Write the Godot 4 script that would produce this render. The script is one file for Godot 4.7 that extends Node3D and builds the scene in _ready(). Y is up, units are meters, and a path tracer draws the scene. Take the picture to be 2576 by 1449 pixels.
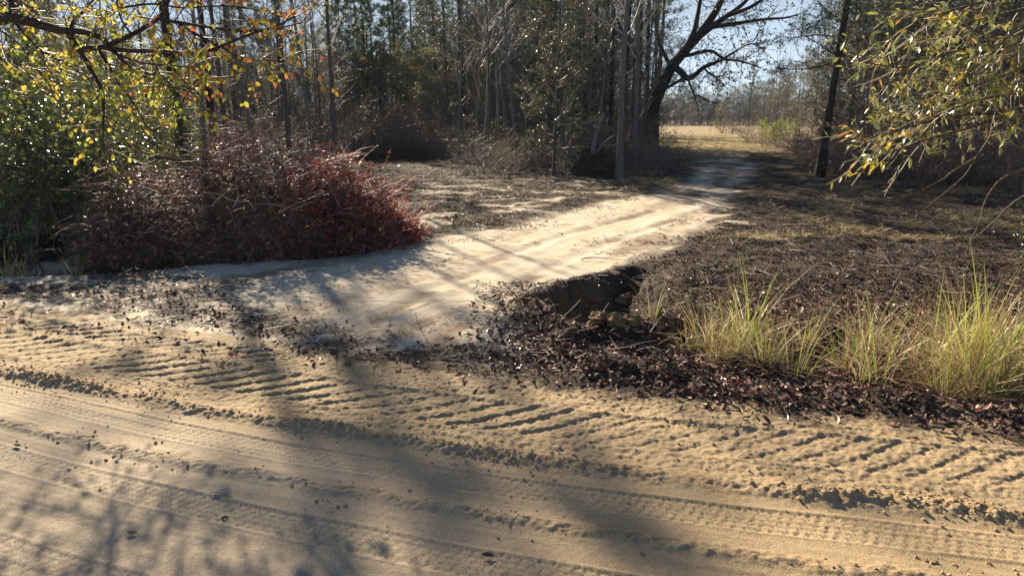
extends Node3D
# Sand road, sandy driveway and winter woods, back-lit by a low sun. Metres, y up, the camera looks along -z; "d" below is the distance -z.

const EYE := 2.2
const TILT := 14.1
const FPX := 1717.3          # focal length of the photograph at 2576 pixels wide
var rng := RandomNumberGenerator.new()
var names := {}
var M := {}
var n_big := FastNoiseLite.new()
var n_mid := FastNoiseLite.new()
var n_fine := FastNoiseLite.new()
var n_cell := FastNoiseLite.new()
var sdf_drive := PackedFloat32Array()
var sdf_pit := PackedFloat32Array()
const GX0 := -16.0
const GD0 := 2.0
const GS := 0.14
const GNX := 260
const GND := 330

# ------------------------------------------------------------------ helpers
class MB:
	var v := PackedVector3Array()
	var n := PackedVector3Array()
	var c := PackedColorArray()
	var ix := PackedInt32Array()
	func mesh() -> ArrayMesh:
		var a := []
		a.resize(Mesh.ARRAY_MAX)
		a[Mesh.ARRAY_VERTEX] = v
		if n.size() == v.size(): a[Mesh.ARRAY_NORMAL] = n
		if c.size() == v.size(): a[Mesh.ARRAY_COLOR] = c
		a[Mesh.ARRAY_INDEX] = ix
		var m := ArrayMesh.new()
		if v.size() > 0: m.add_surface_from_arrays(Mesh.PRIMITIVE_TRIANGLES, a)
		return m

func numbered(called: String) -> String:
	var k: int = names.get(called, 0)
	names[called] = k + 1
	return called if k == 0 else "%s_%03d" % [called, k]

func thing(called: String, label: String, category: String, at := Vector3.ZERO, turn := 0.0, group := "") -> Node3D:
	var o := Node3D.new()
	o.name = numbered(called)
	add_child(o)
	o.position = at
	o.rotation.y = turn
	o.set_meta("label", label)
	o.set_meta("category", category)
	if group: o.set_meta("group", group)
	return o

func part(parent: Node, called: String, mesh: Mesh, m: Material, kind := "") -> MeshInstance3D:
	var o := MeshInstance3D.new()
	o.name = called
	o.mesh = mesh
	o.material_override = m
	parent.add_child(o, true)
	if kind: o.set_meta("kind", kind)
	return o

func copy(src: Node3D, at: Vector3, turn: float, sc: float, label := "", group := "", lean := 0.0) -> Node3D:
	var o: Node3D = src.duplicate()
	var stem := String(src.name)
	if stem.length() > 4 and stem[-4] == "_" and stem.right(3).is_valid_int(): stem = stem.left(-4)
	o.name = numbered(stem)
	add_child(o)
	put(o, at, turn, sc, lean)
	if label: o.set_meta("label", label)
	if group: o.set_meta("group", group)
	return o

func put(o: Node3D, at: Vector3, turn: float, sc: float, lean := 0.0) -> void:
	o.position = at
	o.rotation = Vector3(0, turn, lean)
	o.scale = Vector3.ONE * sc

func rr(a: float, b: float) -> float:
	return rng.randf_range(a, b)

func rv() -> Vector3:
	return Vector3(rng.randfn(), rng.randfn(), rng.randfn()).normalized()

func pick(p: Array, j := 0.25) -> Color:
	var c: Color = p[rng.randi() % p.size()]
	var k := 1.0 + rr(-j, j)
	return Color(c.r * k, c.g * k, c.b * k)

func ray(u: float, v: float) -> Vector3:      # through a point of the photograph (2576 x 1449), y up, length 1 in forward distance
	var x := (u - 1288.0) / FPX
	var y := -(v - 724.5) / FPX
	var p := deg_to_rad(TILT)
	var r := Vector3(x, y * cos(p) - sin(p), cos(p) + y * sin(p))
	return r / r.z

func at(u: float, v: float, d: float) -> Vector3:
	var r := ray(u, v)
	return Vector3(r.x * d, EYE + r.y * d, -d)

func on_ground(u: float, d: float) -> Vector3:   # the ground under column u at distance d
	var x := (u - 1288.0) / FPX * d * 1.0
	# the column's x depends a little on the row: use the row where the ground lies
	var vv := 724.5 - FPX * tan(deg_to_rad(TILT) - atan(EYE / d))
	x = ray(u, vv).x * d
	return Vector3(x, gh(x, d), -d)

func tube(b: MB, pts: PackedVector3Array, rad: PackedFloat32Array, sides: int, col: Color) -> void:
	var base := b.v.size()
	var ref := Vector3(0.31, 0.17, 0.93)
	var cnt := pts.size()
	for i in cnt:
		var t := (pts[mini(i + 1, cnt - 1)] - pts[maxi(i - 1, 0)]).normalized()
		var u := ref - t * ref.dot(t)
		if u.length_squared() < 1e-5: u = Vector3.RIGHT - t * t.x
		u = u.normalized()
		ref = u
		var w := t.cross(u)
		for k in sides:
			var an := TAU * k / sides
			var nn := u * cos(an) + w * sin(an)
			b.v.append(pts[i] + nn * rad[i])
			b.n.append(nn)
			b.c.append(col)
	for i in cnt - 1:
		for k in sides:
			var a := base + i * sides + k
			var a2 := base + i * sides + (k + 1) % sides
			b.ix.append_array([a, a + sides, a2, a2, a + sides, a2 + sides])

func leaf(b: MB, p: Vector3, dir: Vector3, nrm: Vector3, l: float, w: float, col: Color) -> void:
	var side := dir.cross(nrm).normalized()
	var k := b.v.size()
	b.v.append_array([p, p + dir * l * 0.5 + side * w * 0.5 + nrm * w * 0.16, p + dir * l - nrm * l * 0.1, p + dir * l * 0.5 - side * w * 0.5 + nrm * w * 0.16])
	b.c.append_array([col, col, col, col])
	b.ix.append_array([k, k + 1, k + 2, k, k + 2, k + 3])

func leaf6(b: MB, p: Vector3, dir: Vector3, nrm: Vector3, l: float, w: float, col: Color, wide := 0.45) -> void:   # a rounder blade, folded along its rib
	var s := dir.cross(nrm).normalized()
	var k := b.v.size()
	var droop := rr(0.02, 0.22)
	b.v.append_array([p, p + dir * l * 0.55 - nrm * l * droop * 0.2, p + dir * l - nrm * l * droop,
		p + dir * l * (wide - 0.2) + s * w * 0.42 + nrm * w * 0.14, p + dir * l * (wide + 0.2) + s * w * 0.42 + nrm * (w * 0.12 - l * droop * 0.3),
		p + dir * l * (wide - 0.2) - s * w * 0.42 + nrm * w * 0.14, p + dir * l * (wide + 0.2) - s * w * 0.42 + nrm * (w * 0.12 - l * droop * 0.3)])
	for i in 7: b.c.append(col)
	b.ix.append_array([k, k + 3, k + 1, k + 3, k + 4, k + 1, k + 4, k + 2, k + 1, k, k + 1, k + 5, k + 5, k + 1, k + 6, k + 6, k + 1, k + 2])

func blade(b: MB, p: Vector3, dir: Vector3, l: float, w: float, bend: Vector3, col: Color) -> void:   # a grass blade of three pieces
	var s := dir.cross(Vector3(rr(-1, 1), 0.1, rr(-1, 1))).normalized()
	var k := b.v.size()
	for i in 4:
		var t := i / 3.0
		var q := p + dir * l * t + bend * l * t * t
		var ww := w * (1.0 - t * t * 0.97) * 0.5
		b.v.append_array([q - s * ww, q + s * ww])
		b.c.append_array([col, col])
	for i in 3:
		var a := k + i * 2
		b.ix.append_array([a, a + 1, a + 2, a + 1, a + 3, a + 2])

func strand(p: Vector3, dir: Vector3, l: float, n: int, wob: float, trop: float) -> PackedVector3Array:
	var pts := PackedVector3Array([p])
	var q := p
	var dd := dir
	for i in n:
		dd = (dd + rv() * wob + Vector3.UP * trop).normalized()
		q += dd * l / n
		pts.append(q)
	return pts

func taper(n: int, r0: float, r1: float) -> PackedFloat32Array:
	var a := PackedFloat32Array()
	for i in n: a.append(lerpf(r0, r1, float(i) / maxi(1, n - 1)))
	return a

func along(pts: PackedVector3Array, t: float) -> Vector3:
	var f := t * (pts.size() - 1)
	var i := mini(int(f), pts.size() - 2)
	return pts[i].lerp(pts[i + 1], f - i)

func smooth(pts: PackedVector3Array, steps: int) -> PackedVector3Array:   # Catmull-Rom through the points
	var out := PackedVector3Array()
	for i in pts.size() - 1:
		for k in steps:
			out.append(pts[i].cubic_interpolate(pts[i + 1], pts[maxi(i - 1, 0)], pts[mini(i + 2, pts.size() - 1)], float(k) / steps))
	out.append(pts[-1])
	return out

func grow(B: MB, L: MB, p: Vector3, dir: Vector3, l: float, r: float, lvl: int, S: Dictionary) -> void:
	var n := clampi(int(l / float(S.seg)) + 1, 2, 9)
	var pts := strand(p, dir, l, n, S.wob, S.trop)
	tube(B, pts, taper(pts.size(), r, r * (0.3 if lvl == 0 else 0.4)), 6 if r > 0.06 else (4 if r > 0.02 else 3), S.bark)
	var nch: Array = S.nch
	if lvl < nch.size():
		var lo: float = S.lo[lvl]
		for k in int(nch[lvl]):
			var t := lerpf(lo, 1.0, (k + rng.randf()) / float(nch[lvl]))
			var q := along(pts, t)
			var axis := (along(pts, minf(t + 0.08, 1.0)) - along(pts, maxf(t - 0.08, 0.0))).normalized()
			var side := rv()
			side = (side - axis * side.dot(axis)).normalized()
			var an := deg_to_rad(rr(S.ang[0], S.ang[1]))
			var cl: float = l * float(S.ratio[lvl]) * rr(0.6, 1.2) * (1.15 - 0.6 * t)
			grow(B, L, q, axis * cos(an) + side * sin(an), cl, maxf(r * (1.0 - 0.6 * t) * 0.5, S.rmin), lvl + 1, S)
	if S.leaves > 0 and lvl >= int(S.leaf_lvl):
		for k in int(S.leaves):
			var t := rr(0.15, 1.0)
			var q := along(pts, t)
			var ld := ((pts[-1] - pts[0]).normalized() * 0.6 + rv() + Vector3.UP * float(S.get("leaf_up", 0.0))).normalized()
			var nr := (rv() * 0.8 + Vector3.UP * 0.7).normalized()
			var ll: float = float(S.leaf_l) * rr(0.7, 1.25)
			if S.has("round"): leaf6(L, q, ld, nr, ll, ll * float(S.leaf_w), pick(S.pal))
			else: leaf(L, q, ld, nr, ll, ll * float(S.leaf_w), pick(S.pal))

func mat(called: String, rough: float, spec := 0.5, back := 0.0, tex: Texture2D = null, scale := 1.0, bump: Texture2D = null, bump_cm := 0.0) -> StandardMaterial3D:
	var m := StandardMaterial3D.new()
	m.resource_name = called
	m.vertex_color_use_as_albedo = true
	m.roughness = rough
	m.metallic_specular = spec
	m.cull_mode = BaseMaterial3D.CULL_DISABLED
	if back > 0.0:
		m.backlight_enabled = true
		m.backlight = Color(back, back, back)
	if tex or bump:
		m.uv1_triplanar = true
		m.uv1_world_triplanar = true
		m.uv1_scale = Vector3.ONE * scale
	if tex: m.albedo_texture = tex
	if bump:
		m.heightmap_enabled = true
		m.heightmap_texture = bump
		m.heightmap_scale = bump_cm
	M[called] = m
	return m

func noise_tex(sd: int, freq: float, oct: int, lo: float, hi: float, sx := 1.0) -> ImageTexture:
	var f := FastNoiseLite.new()
	f.seed = sd
	f.frequency = freq
	f.fractal_octaves = oct
	var im := f.get_seamless_image(512, 512)
	if lo > 0.0 or hi < 1.0:
		im.convert(Image.FORMAT_RGB8)
		for y in 512:
			for x in 512:
				var g := lerpf(lo, hi, im.get_pixel(x, y).r)
				im.set_pixel(x, y, Color(g, g, g))
	return ImageTexture.create_from_image(im)

# ------------------------------------------------------------------ the ground
func road_line(x: float) -> float:       # the crumbled ridge between the packed road and its loose shoulder
	return 4.08 - 0.285 * x + 0.012 * x * x

func road_q(x: float, d: float) -> float:
	return (d - road_line(x)) * 0.962

func road_edge(x: float) -> float:
	return 1.42 - 0.10 * absf(x + 0.4) if x < 0.0 else 1.36 - 0.035 * x

func sdf_of(poly: PackedVector2Array) -> PackedFloat32Array:
	var out := PackedFloat32Array()
	out.resize(GNX * GND)
	var n := poly.size()
	for j in GND:
		for i in GNX:
			var p := Vector2(GX0 + i * GS, GD0 + j * GS)
			var best := 1e9
			for k in n:
				best = minf(best, p.distance_squared_to(Geometry2D.get_closest_point_to_segment(p, poly[k], poly[(k + 1) % n])))
			out[j * GNX + i] = sqrt(best) * (-1.0 if Geometry2D.is_point_in_polygon(p, poly) else 1.0)
	return out

func look(g: PackedFloat32Array, x: float, d: float) -> float:
	var fx := clampf((x - GX0) / GS, 0.0, GNX - 1.01)
	var fd := clampf((d - GD0) / GS, 0.0, GND - 1.01)
	var i := int(fx)
	var j := int(fd)
	fx -= i
	fd -= j
	var k := j * GNX + i
	return lerpf(lerpf(g[k], g[k + 1], fx), lerpf(g[k + GNX], g[k + GNX + 1], fx), fd)

func sandy(x: float, d: float) -> float:   # positive inside the sand, in metres from its edge
	return maxf(-look(sdf_drive, x, d) if d < 47.0 else -2.0, road_edge(x) - road_q(x, d))

func gh(x: float, d: float) -> float:      # height of the ground without the marks pressed into the sand
	var h := n_big.get_noise_2d(x * 3.0, d * 3.0) * 0.05
	var s := sandy(x, d)
	if d < 60.0:
		var out := smoothstep(0.0, 0.5, -s)
		h += out * (0.03 + n_mid.get_noise_2d(x * 9.0, d * 11.0) * 0.075 + n_mid.get_noise_2d(x * 28.0 + 40.0, d * 28.0) * 0.045)
		if x > 0.0 and d < 26.0: h += out * 0.05
	# the ditch beside the driveway, on the brush pile's side
	if x < -0.4 and d > 8.5 and d < 16.0:
		var e := -s
		h -= 0.55 * smoothstep(0.0, 0.7, e) * (1.0 - smoothstep(1.6, 3.4, e)) * smoothstep(-1.6, -3.2, x)
	if x > 0.0 and x < 4.5 and d > 6.0 and d < 11.5:
		var pd := look(sdf_pit, x, d) + n_mid.get_noise_2d(x * 25.0, d * 25.0) * 0.16
		h -= 0.58 * smoothstep(0.06, -0.42, pd) * smoothstep(2.5, 1.1, x)
		h += 0.06 * exp(-pow((pd - 0.14) / 0.12, 2.0)) * smoothstep(2.2, 1.2, x)
		h += 0.30 * exp(-(pow((x - 0.52) / 0.22, 2.0) + pow((d - 7.62) / 0.32, 2.0)))
	# shallow ditch under the grass
	if x > 1.0 and d < 9.0:
		var q := road_q(x, d)
		h -= 0.16 * smoothstep(1.0, 2.0, x) * smoothstep(1.5, 2.1, q) * (1.0 - smoothstep(2.5, 3.4, q))
	if d > 30.0: h += clampf((d - 30.0) / 120.0, 0.0, 1.0) * 0.35
	return h

func tread(x: float, d: float) -> float:   # what wheels pressed into the sand
	var q := road_q(x, d)
	var p := x * 0.962 - d * 0.274
	var h := 0.0
	if q > 2.4 or d > 9.0:
		# faint wheel tracks that curve into the driveway
		var c := x * 0.86 - d * 0.5
		h += n_fine.get_noise_2d(c * 22.0, (x + d) * 1.4) * 0.009 + n_mid.get_noise_2d(x * 22.0, d * 22.0) * 0.014 + n_fine.get_noise_2d(x * 30.0, d * 30.0) * 0.005
		for rut in [-5.5, -4.55, -3.6, -2.9]:
			var e: float = (c - rut + 0.12 * sin(d * 0.6 + rut) - 0.014 * (d - 13.0) * (d - 13.0)) / 0.13
			if absf(e) < 3.0: h += -0.022 * exp(-e * e) + 0.014 * exp(-pow(absf(e) - 1.5, 2.0) * 4.0) * (0.5 + n_mid.get_noise_2d(d * 12.0, rut))
		return h
	var amp := 0.75 + 0.45 * n_mid.get_noise_2d(p * 6.0, q * 6.0)
	# packed lanes: long streaks
	h += n_fine.get_noise_2d(p * 1.1, q * 34.0) * 0.0055 * smoothstep(0.3, -0.2, q)
	h += n_fine.get_noise_2d(p * 0.5 + 70.0, q * 9.0) * 0.010 * smoothstep(0.4, -0.3, q)
	# car tyre bands with small blocks
	for lane in [-0.27, -1.02, -1.75]:
		var e: float = (q - lane - 0.03 * sin(p * 0.7 + lane)) / 0.11
		if absf(e) < 1.3:
			var inside := smoothstep(1.15, 0.95, absf(e))
			var row := floorf(e * 2.4)
			var ph := fposmod(p * 15.0 + row * 0.37 + e * 0.8, 1.0)
			h -= inside * 0.007
			h += inside * 0.008 * amp * smoothstep(0.12, 0.3, ph) * smoothstep(0.05, 0.2, fposmod(e * 2.4, 1.0))
			h += 0.007 * exp(-pow((absf(e) - 1.12) / 0.10, 2.0)) * amp
	# crumbled ridges
	var wob := 0.05 * n_mid.get_noise_1d(p * 16.0)
	var r1 := exp(-pow((q - 0.07 - wob) / 0.085, 2.0))
	var r2 := exp(-pow((q + 0.62 - wob) / 0.06, 2.0)) * 0.4
	var cr := r1 * (0.75 + 0.7 * n_mid.get_noise_2d(p * 8.0, 3.0)) + r2
	if cr > 0.02:
		var cell := -n_cell.get_noise_2d(x * 1.0, d * 1.6)
		h += cr * (0.014 + 0.055 * maxf(0.0, cell + 0.1) + n_fine.get_noise_2d(x * 40.0, d * 55.0) * 0.028)
	# the deep lugged tyre
	for band in [[0.42, 0.5, 0.0, -99.0], [1.02, 0.34, 0.4, 2.2]]:
		if float(band[3]) > 0.0 and x > -float(band[3]): continue
		var u: float = (q - float(band[0]) - 0.02 * sin(p * 1.3)) / float(band[1])
		if u > -0.15 and u < 1.15:
			var edge := smoothstep(-0.05, 0.06, u) * smoothstep(1.05, 0.94, u)
			var ph := fposmod((p - 0.60 * pow(clampf(u, 0.0, 1.0), 0.8) + float(band[2])) / 0.26 + n_mid.get_noise_2d(p * 2.2, q * 3.0) * 0.75 + n_fine.get_noise_2d(x * 46.0, d * 46.0) * 0.09, 1.0)
			var lug := smoothstep(0.0, 0.6, ph) * smoothstep(0.99, 0.92, ph)
			h -= edge * 0.014
			h += edge * lug * 0.022 * amp * (0.55 + 0.55 * smoothstep(-0.22, 0.22, n_mid.get_noise_2d(p * 5.0 + 31.0, q * 9.0)))
			h += 0.014 * exp(-pow((u - 1.02) / 0.05, 2.0)) * (0.4 + maxf(0.0, -n_cell.get_noise_2d(p * 0.8, 7.0))) * amp
			h += 0.008 * exp(-pow((u + 0.04) / 0.06, 2.0)) * amp
	# rough loose sand beyond the ridge
	var loose := smoothstep(0.0, 0.3, q) * smoothstep(1.9, 1.3, q)
	h += loose * (n_fine.get_noise_2d(x * 42.0, d * 42.0) * 0.006 + n_fine.get_noise_2d(p * 3.0, q * 30.0) * 0.006)
	h += maxf(0.0, -n_cell.get_noise_2d(x * 0.8 + 9.0, d * 0.8) - 0.45) * 0.03 * loose
	h += n_fine.get_noise_2d(x * 130.0, d * 130.0) * 0.0022 * loose
	h += n_fine.get_noise_2d(x * 70.0, d * 70.0) * 0.0026
	return h

func ground_color(x: float, d: float) -> Color:
	var s := sandy(x, d)
	var q := road_q(x, d)
	var nb := n_big.get_noise_2d(x * 14.0, d * 14.0)
	var nm := n_mid.get_noise_2d(x * 30.0, d * 30.0)
	var nf := n_fine.get_noise_2d(x * 60.0, d * 60.0)
	var sand: Color
	if q < 1.6:
		sand = Color(0.385, 0.285, 0.165).lerp(Color(0.40, 0.325, 0.23), smoothstep(0.2, -0.4, q) * smoothstep(1.5, -2.0, x))
		var wob := 0.05 * n_mid.get_noise_1d((x * 0.962 - d * 0.274) * 16.0)
		var damp := exp(-pow((q - 0.10 - wob) / 0.10, 2.0)) * 0.55 + exp(-pow((q + 0.60 - wob) / 0.07, 2.0)) * 0.4
		damp *= clampf(0.5 + nf * 1.6 + nm, 0.0, 1.0)
		sand = sand.lerp(Color(0.27, 0.17, 0.085), clampf(damp, 0.0, 1.0))
	else:
		sand = Color(0.52, 0.44, 0.315).lerp(Color(0.56, 0.49, 0.38), clampf(0.5 + nb, 0.0, 1.0))
		# scuffed streaks of darker soil along the wheel tracks
		var c := x * 0.86 - d * 0.5
		for rut in [-5.5, -4.55, -3.6, -2.9]:
			var e: float = (c - rut + 0.12 * sin(d * 0.6 + rut) - 0.014 * (d - 13.0) * (d - 13.0)) / 0.13
			if absf(e) < 2.0: sand = sand.lerp(Color(0.16, 0.105, 0.07), exp(-e * e) * smoothstep(-0.05, 0.35, n_mid.get_noise_2d(d * 7.0 + rut * 9.0, x * 5.0) + nf * 0.35) * 0.85)
		var streak := n_mid.get_noise_2d(c * 9.0, (x * 0.5 + d * 0.86) * 1.6)
		sand = sand.lerp(Color(0.20, 0.13, 0.08), smoothstep(0.12, 0.5, streak + nf * 0.5 + nm * 0.25) * 0.8)
	sand = sand * (1.0 + nf * 0.10 + nb * 0.08)
	var soil := Color(0.030, 0.020, 0.014).lerp(Color(0.062, 0.041, 0.028), clampf(0.5 + nm * 1.3, 0.0, 1.0))
	if d > 12.0:   # dry grass patches among the litter
		var g := smoothstep(0.05, 0.35, n_big.get_noise_2d(x * 9.0 + 30.0, d * 9.0)) * smoothstep(12.0, 15.0, d)
		soil = soil.lerp(Color(0.24, 0.17, 0.085), g * (0.45 if x > 4.5 else 0.1))
	var k := smoothstep(-0.35, 0.3, s + nb * 0.5 + nm * 0.45 + nf * 0.15)
	if q > 1.6 and d < 13.0 and x > -0.6: k = smoothstep(-0.12, 0.14, s + nm * 0.22 + nf * 0.1)
	if d > 18.0 and s > -0.5:
		var cover := smoothstep(-0.15, 0.3, n_mid.get_noise_2d(x * 8.0 + 9.0, d * 5.0) + 0.25 * cos(s * 5.2)) * smoothstep(18.0, 20.0, d)
		k *= 1.0 - 0.8 * cover
	if x < 5.0 and d > 11.5 and d < 27.0: k = maxf(k, smoothstep(0.08, 0.32, n_big.get_noise_2d(x * 8.0 + 60.0, d * 20.0 + 10.0) + nf * 0.12) * smoothstep(27.0, 20.0, d) * 0.85)
	var col := soil.lerp(sand, k)
	# litter strip between road and driveway
	if x < 1.5 and q > 0.9 and d < 10.0:
		var st := strip(x, d)
		col = col.lerp(Color(0.05, 0.035, 0.025), clampf(smoothstep(0.15, 0.55, st * (0.75 + nm * 1.2 + nf * 0.6)), 0.0, 1.0) * 0.85)
	# the wall of the pit is bare yellow earth
	var pd := look(sdf_pit, x, d) if d < 12.0 else 9.0
	if pd < 0.1: col = col.lerp(Color(0.22, 0.15, 0.08), smoothstep(0.05, -0.1, pd) * smoothstep(-0.7, -0.35, pd) * 0.7 * smoothstep(1.7, 1.1, x))
	if d > 24.0:
		var edge_l := lerpf(8.0, 26.0, clampf((d - 40.0) / 100.0, 0.0, 1.0))
		var f := smoothstep(38.0, 52.0, d + nb * 10.0) * smoothstep(edge_l - 3.0, edge_l + 1.0, x)
		var dry := Color(0.36, 0.26, 0.175).lerp(Color(0.40, 0.32, 0.17), clampf(0.5 + nm * 1.5, 0.0, 1.0))
		if d < 75.0: dry = dry.lerp(Color(0.33, 0.29, 0.13), 0.45)
		col = col.lerp(dry, f)
	return Color(maxf(col.r, 0.01), maxf(col.g, 0.01), maxf(col.b, 0.01))

func strip(x: float, d: float) -> float:   # how thick the litter lies between road and driveway, 0 to 1
	var q := road_q(x, d)
	var mid := lerpf(1.75, 2.5, smoothstep(-1.5, -5.0, x))
	var wid := lerpf(0.42, 1.15, smoothstep(-1.5, -5.0, x))
	var a := exp(-pow((q - mid) / wid, 2.0))
	a *= smoothstep(-0.25, 0.35, n_mid.get_noise_2d(x * 4.0, d * 11.0) + 0.14 + 0.38 * smoothstep(-3.2, -1.0, x))
	return clampf(a, 0.0, 1.0)

func leaf_density(x: float, d: float) -> float:   # fallen leaves on a square metre
	var q := road_q(x, d)
	var s := sandy(x, d)
	if q < 0.9: return 0.06
	var nm := n_mid.get_noise_2d(x * 7.0, d * 7.0)
	var a := 7.0 + 70.0 * smoothstep(0.12, 0.42, n_mid.get_noise_2d((x * 0.86 - d * 0.5) * 7.0 + 20.0, (x * 0.5 + d * 0.86) * 2.2))
	if d < 10.0 and x < 1.2: a = maxf(a, strip(x, d) * (420.0 if x < -2.5 else 480.0))
	if x > -0.6 and d < 9.0: a = maxf(a, 1150.0 * smoothstep(-0.25, 0.25, q - road_edge(x) + nm * 0.35) * smoothstep(-0.7, 0.3, x))
	var out := smoothstep(-0.1, 0.5, -s + nm * 0.5)
	if d >= 8.0: a = maxf(a, out * lerpf(900.0, 420.0, smoothstep(8.0, 18.0, d)) * clampf(0.8 + 1.6 * n_mid.get_noise_2d(x * 11.0 + 5.0, d * 16.0), 0.15, 1.5))
	if d >= 11.0 and d < 25.0 and x < 6.0: a = maxf(a, 260.0 * smoothstep(-0.15, 0.3, nm) * smoothstep(1.1, 0.3, s))
	if x < 5.0 and d > 11.5: a *= clampf(1.15 - 5.0 * n_big.get_noise_2d(x * 8.0 + 60.0, d * 20.0 + 10.0), 0.06, 1.7)
	if d > 20.0: a *= smoothstep(34.0, 24.0, d)
	if x > 0.0 and look(sdf_pit, x, d) < -0.25: a *= 0.8
	return a

func grid_lines(stops: Array) -> PackedFloat32Array:    # [[from, to, step at from, step at to], ...]
	var out := PackedFloat32Array()
	for s in stops:
		var x: float = s[0]
		while x < float(s[1]) - 1e-4:
			out.append(x)
			x += lerpf(s[2], s[3], (x - float(s[0])) / (float(s[1]) - float(s[0])))
	out.append(stops[-1][1])
	return out

func ground_sheet(xs: PackedFloat32Array, ds: PackedFloat32Array, marks: bool, sunk_first: bool, out: Dictionary) -> void:
	var nx := xs.size()
	var nd := ds.size()
	var H := PackedFloat32Array()
	H.resize(nx * nd)
	var V := PackedVector3Array()
	V.resize(nx * nd)
	var C := PackedColorArray()
	C.resize(nx * nd)
	var K := PackedByteArray()
	K.resize(nx * nd)
	for j in nd:
		var d := ds[j]
		for i in nx:
			var x := xs[i]
			var h := gh(x, d)
			var s := sandy(x, d)
			var q := road_q(x, d)
			if d < 22.0 and d > 1.0 and s > -0.6 and absf(x) < 9.0:
				h += tread(x, d) * smoothstep(-0.5, 0.1, s)
			if sunk_first and j == 0: h -= 0.03
			var k := j * nx + i
			H[k] = h
			V[k] = Vector3(x, h, -d)
			C[k] = ground_color(x, d)
			K[k] = 0 if q < road_edge(x) else (1 if s > 0.0 and d < 47.0 else (2 if d > 48.0 and x > 4.0 and d < 148.0 else 3))
	var N := PackedVector3Array()
	N.resize(nx * nd)
	for j in nd:
		for i in nx:
			var i0 := maxi(i - 1, 0)
			var i1 := mini(i + 1, nx - 1)
			var j0 := maxi(j - 1, 0)
			var j1 := mini(j + 1, nd - 1)
			var gx := (H[j * nx + i1] - H[j * nx + i0]) / (xs[i1] - xs[i0])
			var gd := (H[j1 * nx + i] - H[j0 * nx + i]) / (ds[j1] - ds[j0])
			N[j * nx + i] = Vector3(-gx, 1.0, gd).normalized()
	var where := PackedInt32Array()
	where.resize(nx * nd * 4)
	where.fill(-1)
	for j in nd - 1:
		for i in nx - 1:
			var k := j * nx + i
			var kind: int = K[k]
			var b: MB = out[kind]
			var four := [k, k + 1, k + nx, k + nx + 1]
			var got := []
			for g in four:
				var w: int = g * 4 + kind
				if where[w] < 0:
					where[w] = b.v.size()
					b.v.append(V[g])
					b.n.append(N[g])
					b.c.append(C[g])
				got.append(where[w])
			b.ix.append_array([got[0], got[2], got[1], got[1], got[2], got[3]])

func make_ground() -> void:
	var drive := PackedVector2Array([Vector2(-18, 11.2), Vector2(-7.2, 9.35), Vector2(-5.65, 9.6), Vector2(-4.31, 10.45), Vector2(-2.8, 10.8), Vector2(-1.8, 12.2), Vector2(-0.2, 13.7), Vector2(1.0, 15.6), Vector2(2.2, 17.8), Vector2(4.0, 19.9), Vector2(6.0, 24), Vector2(8.3, 31), Vector2(11.4, 45), Vector2(14, 60),
		Vector2(17.5, 60), Vector2(14.6, 45), Vector2(11.0, 31), Vector2(8.4, 24), Vector2(6.2, 18.9), Vector2(4.1, 14.2), Vector2(2.45, 11.2), Vector2(1.5, 10.0), Vector2(0.65, 8.95), Vector2(0.15, 8.3), Vector2(0.0, 7.2), Vector2(0.2, 6.4), Vector2(0.4, 5.2), Vector2(0.6, 4.0), Vector2(-18, 4.0)])
	var pit := PackedVector2Array([Vector2(0.22, 8.1), Vector2(0.62, 8.75), Vector2(1.25, 9.3), Vector2(2.0, 10.4), Vector2(2.5, 9.9), Vector2(2.2, 8.6), Vector2(1.95, 7.5), Vector2(1.2, 6.75), Vector2(0.62, 6.65), Vector2(0.28, 7.3)])
	sdf_drive = sdf_of(drive)
	sdf_pit = sdf_of(pit)
	var out := {}
	for k in 4: out[k] = MB.new()
	var xs := grid_lines([[-14.0, -5.2, 0.5, 0.02], [-5.2, 5.2, 0.0115, 0.0115], [5.2, 14.0, 0.02, 0.5]])
	var ds := grid_lines([[1.2, 2.7, 0.2, 0.015], [2.7, 5.6, 0.0105, 0.0115], [5.6, 8.0, 0.0125, 0.032]])
	ground_sheet(xs, ds, true, false, out)
	xs = grid_lines([[-300.0, -30.0, 20.0, 1.0], [-30.0, -10.0, 1.0, 0.09], [-10.0, 13.0, 0.075, 0.075], [13.0, 40.0, 0.09, 1.0], [40.0, 300.0, 1.0, 20.0]])
	ds = grid_lines([[7.97, 40.0, 0.035, 0.24], [40.0, 160.0, 0.25, 4.0], [160.0, 600.0, 4.0, 40.0]])
	ground_sheet(xs, ds, true, true, out)
	var wide := grid_lines([[-300.0, -14.0, 20.0, 1.0], [-14.0, 14.0, 0.5, 0.5], [14.0, 300.0, 1.0, 20.0]])
	ground_sheet(wide, grid_lines([[-80.0, 1.22, 8.0, 0.3]]), false, false, out)
	ground_sheet(grid_lines([[-300.0, -13.98, 20.0, 0.5]]), grid_lines([[1.2, 7.99, 0.3, 0.3]]), false, false, out)
	ground_sheet(grid_lines([[13.98, 300.0, 0.5, 20.0]]), grid_lines([[1.2, 7.99, 0.3, 0.3]]), false, false, out)
	var called := ["sand_road", "driveway", "field", "ground"]
	var ms := [M.sand, M.sand, M.field, M.soil]
	var lab := ["packed tan sand road with tyre prints", "pale sand driveway leading from the road into the field", "dry tan grass field beyond the woods", "dark forest soil under leaf litter"]
	for k in 4:
		var o := part(self, called[k], (out[k] as MB).mesh(), ms[k])
		o.set_meta("kind", "structure")
		o.set_meta("label", lab[k])

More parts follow.
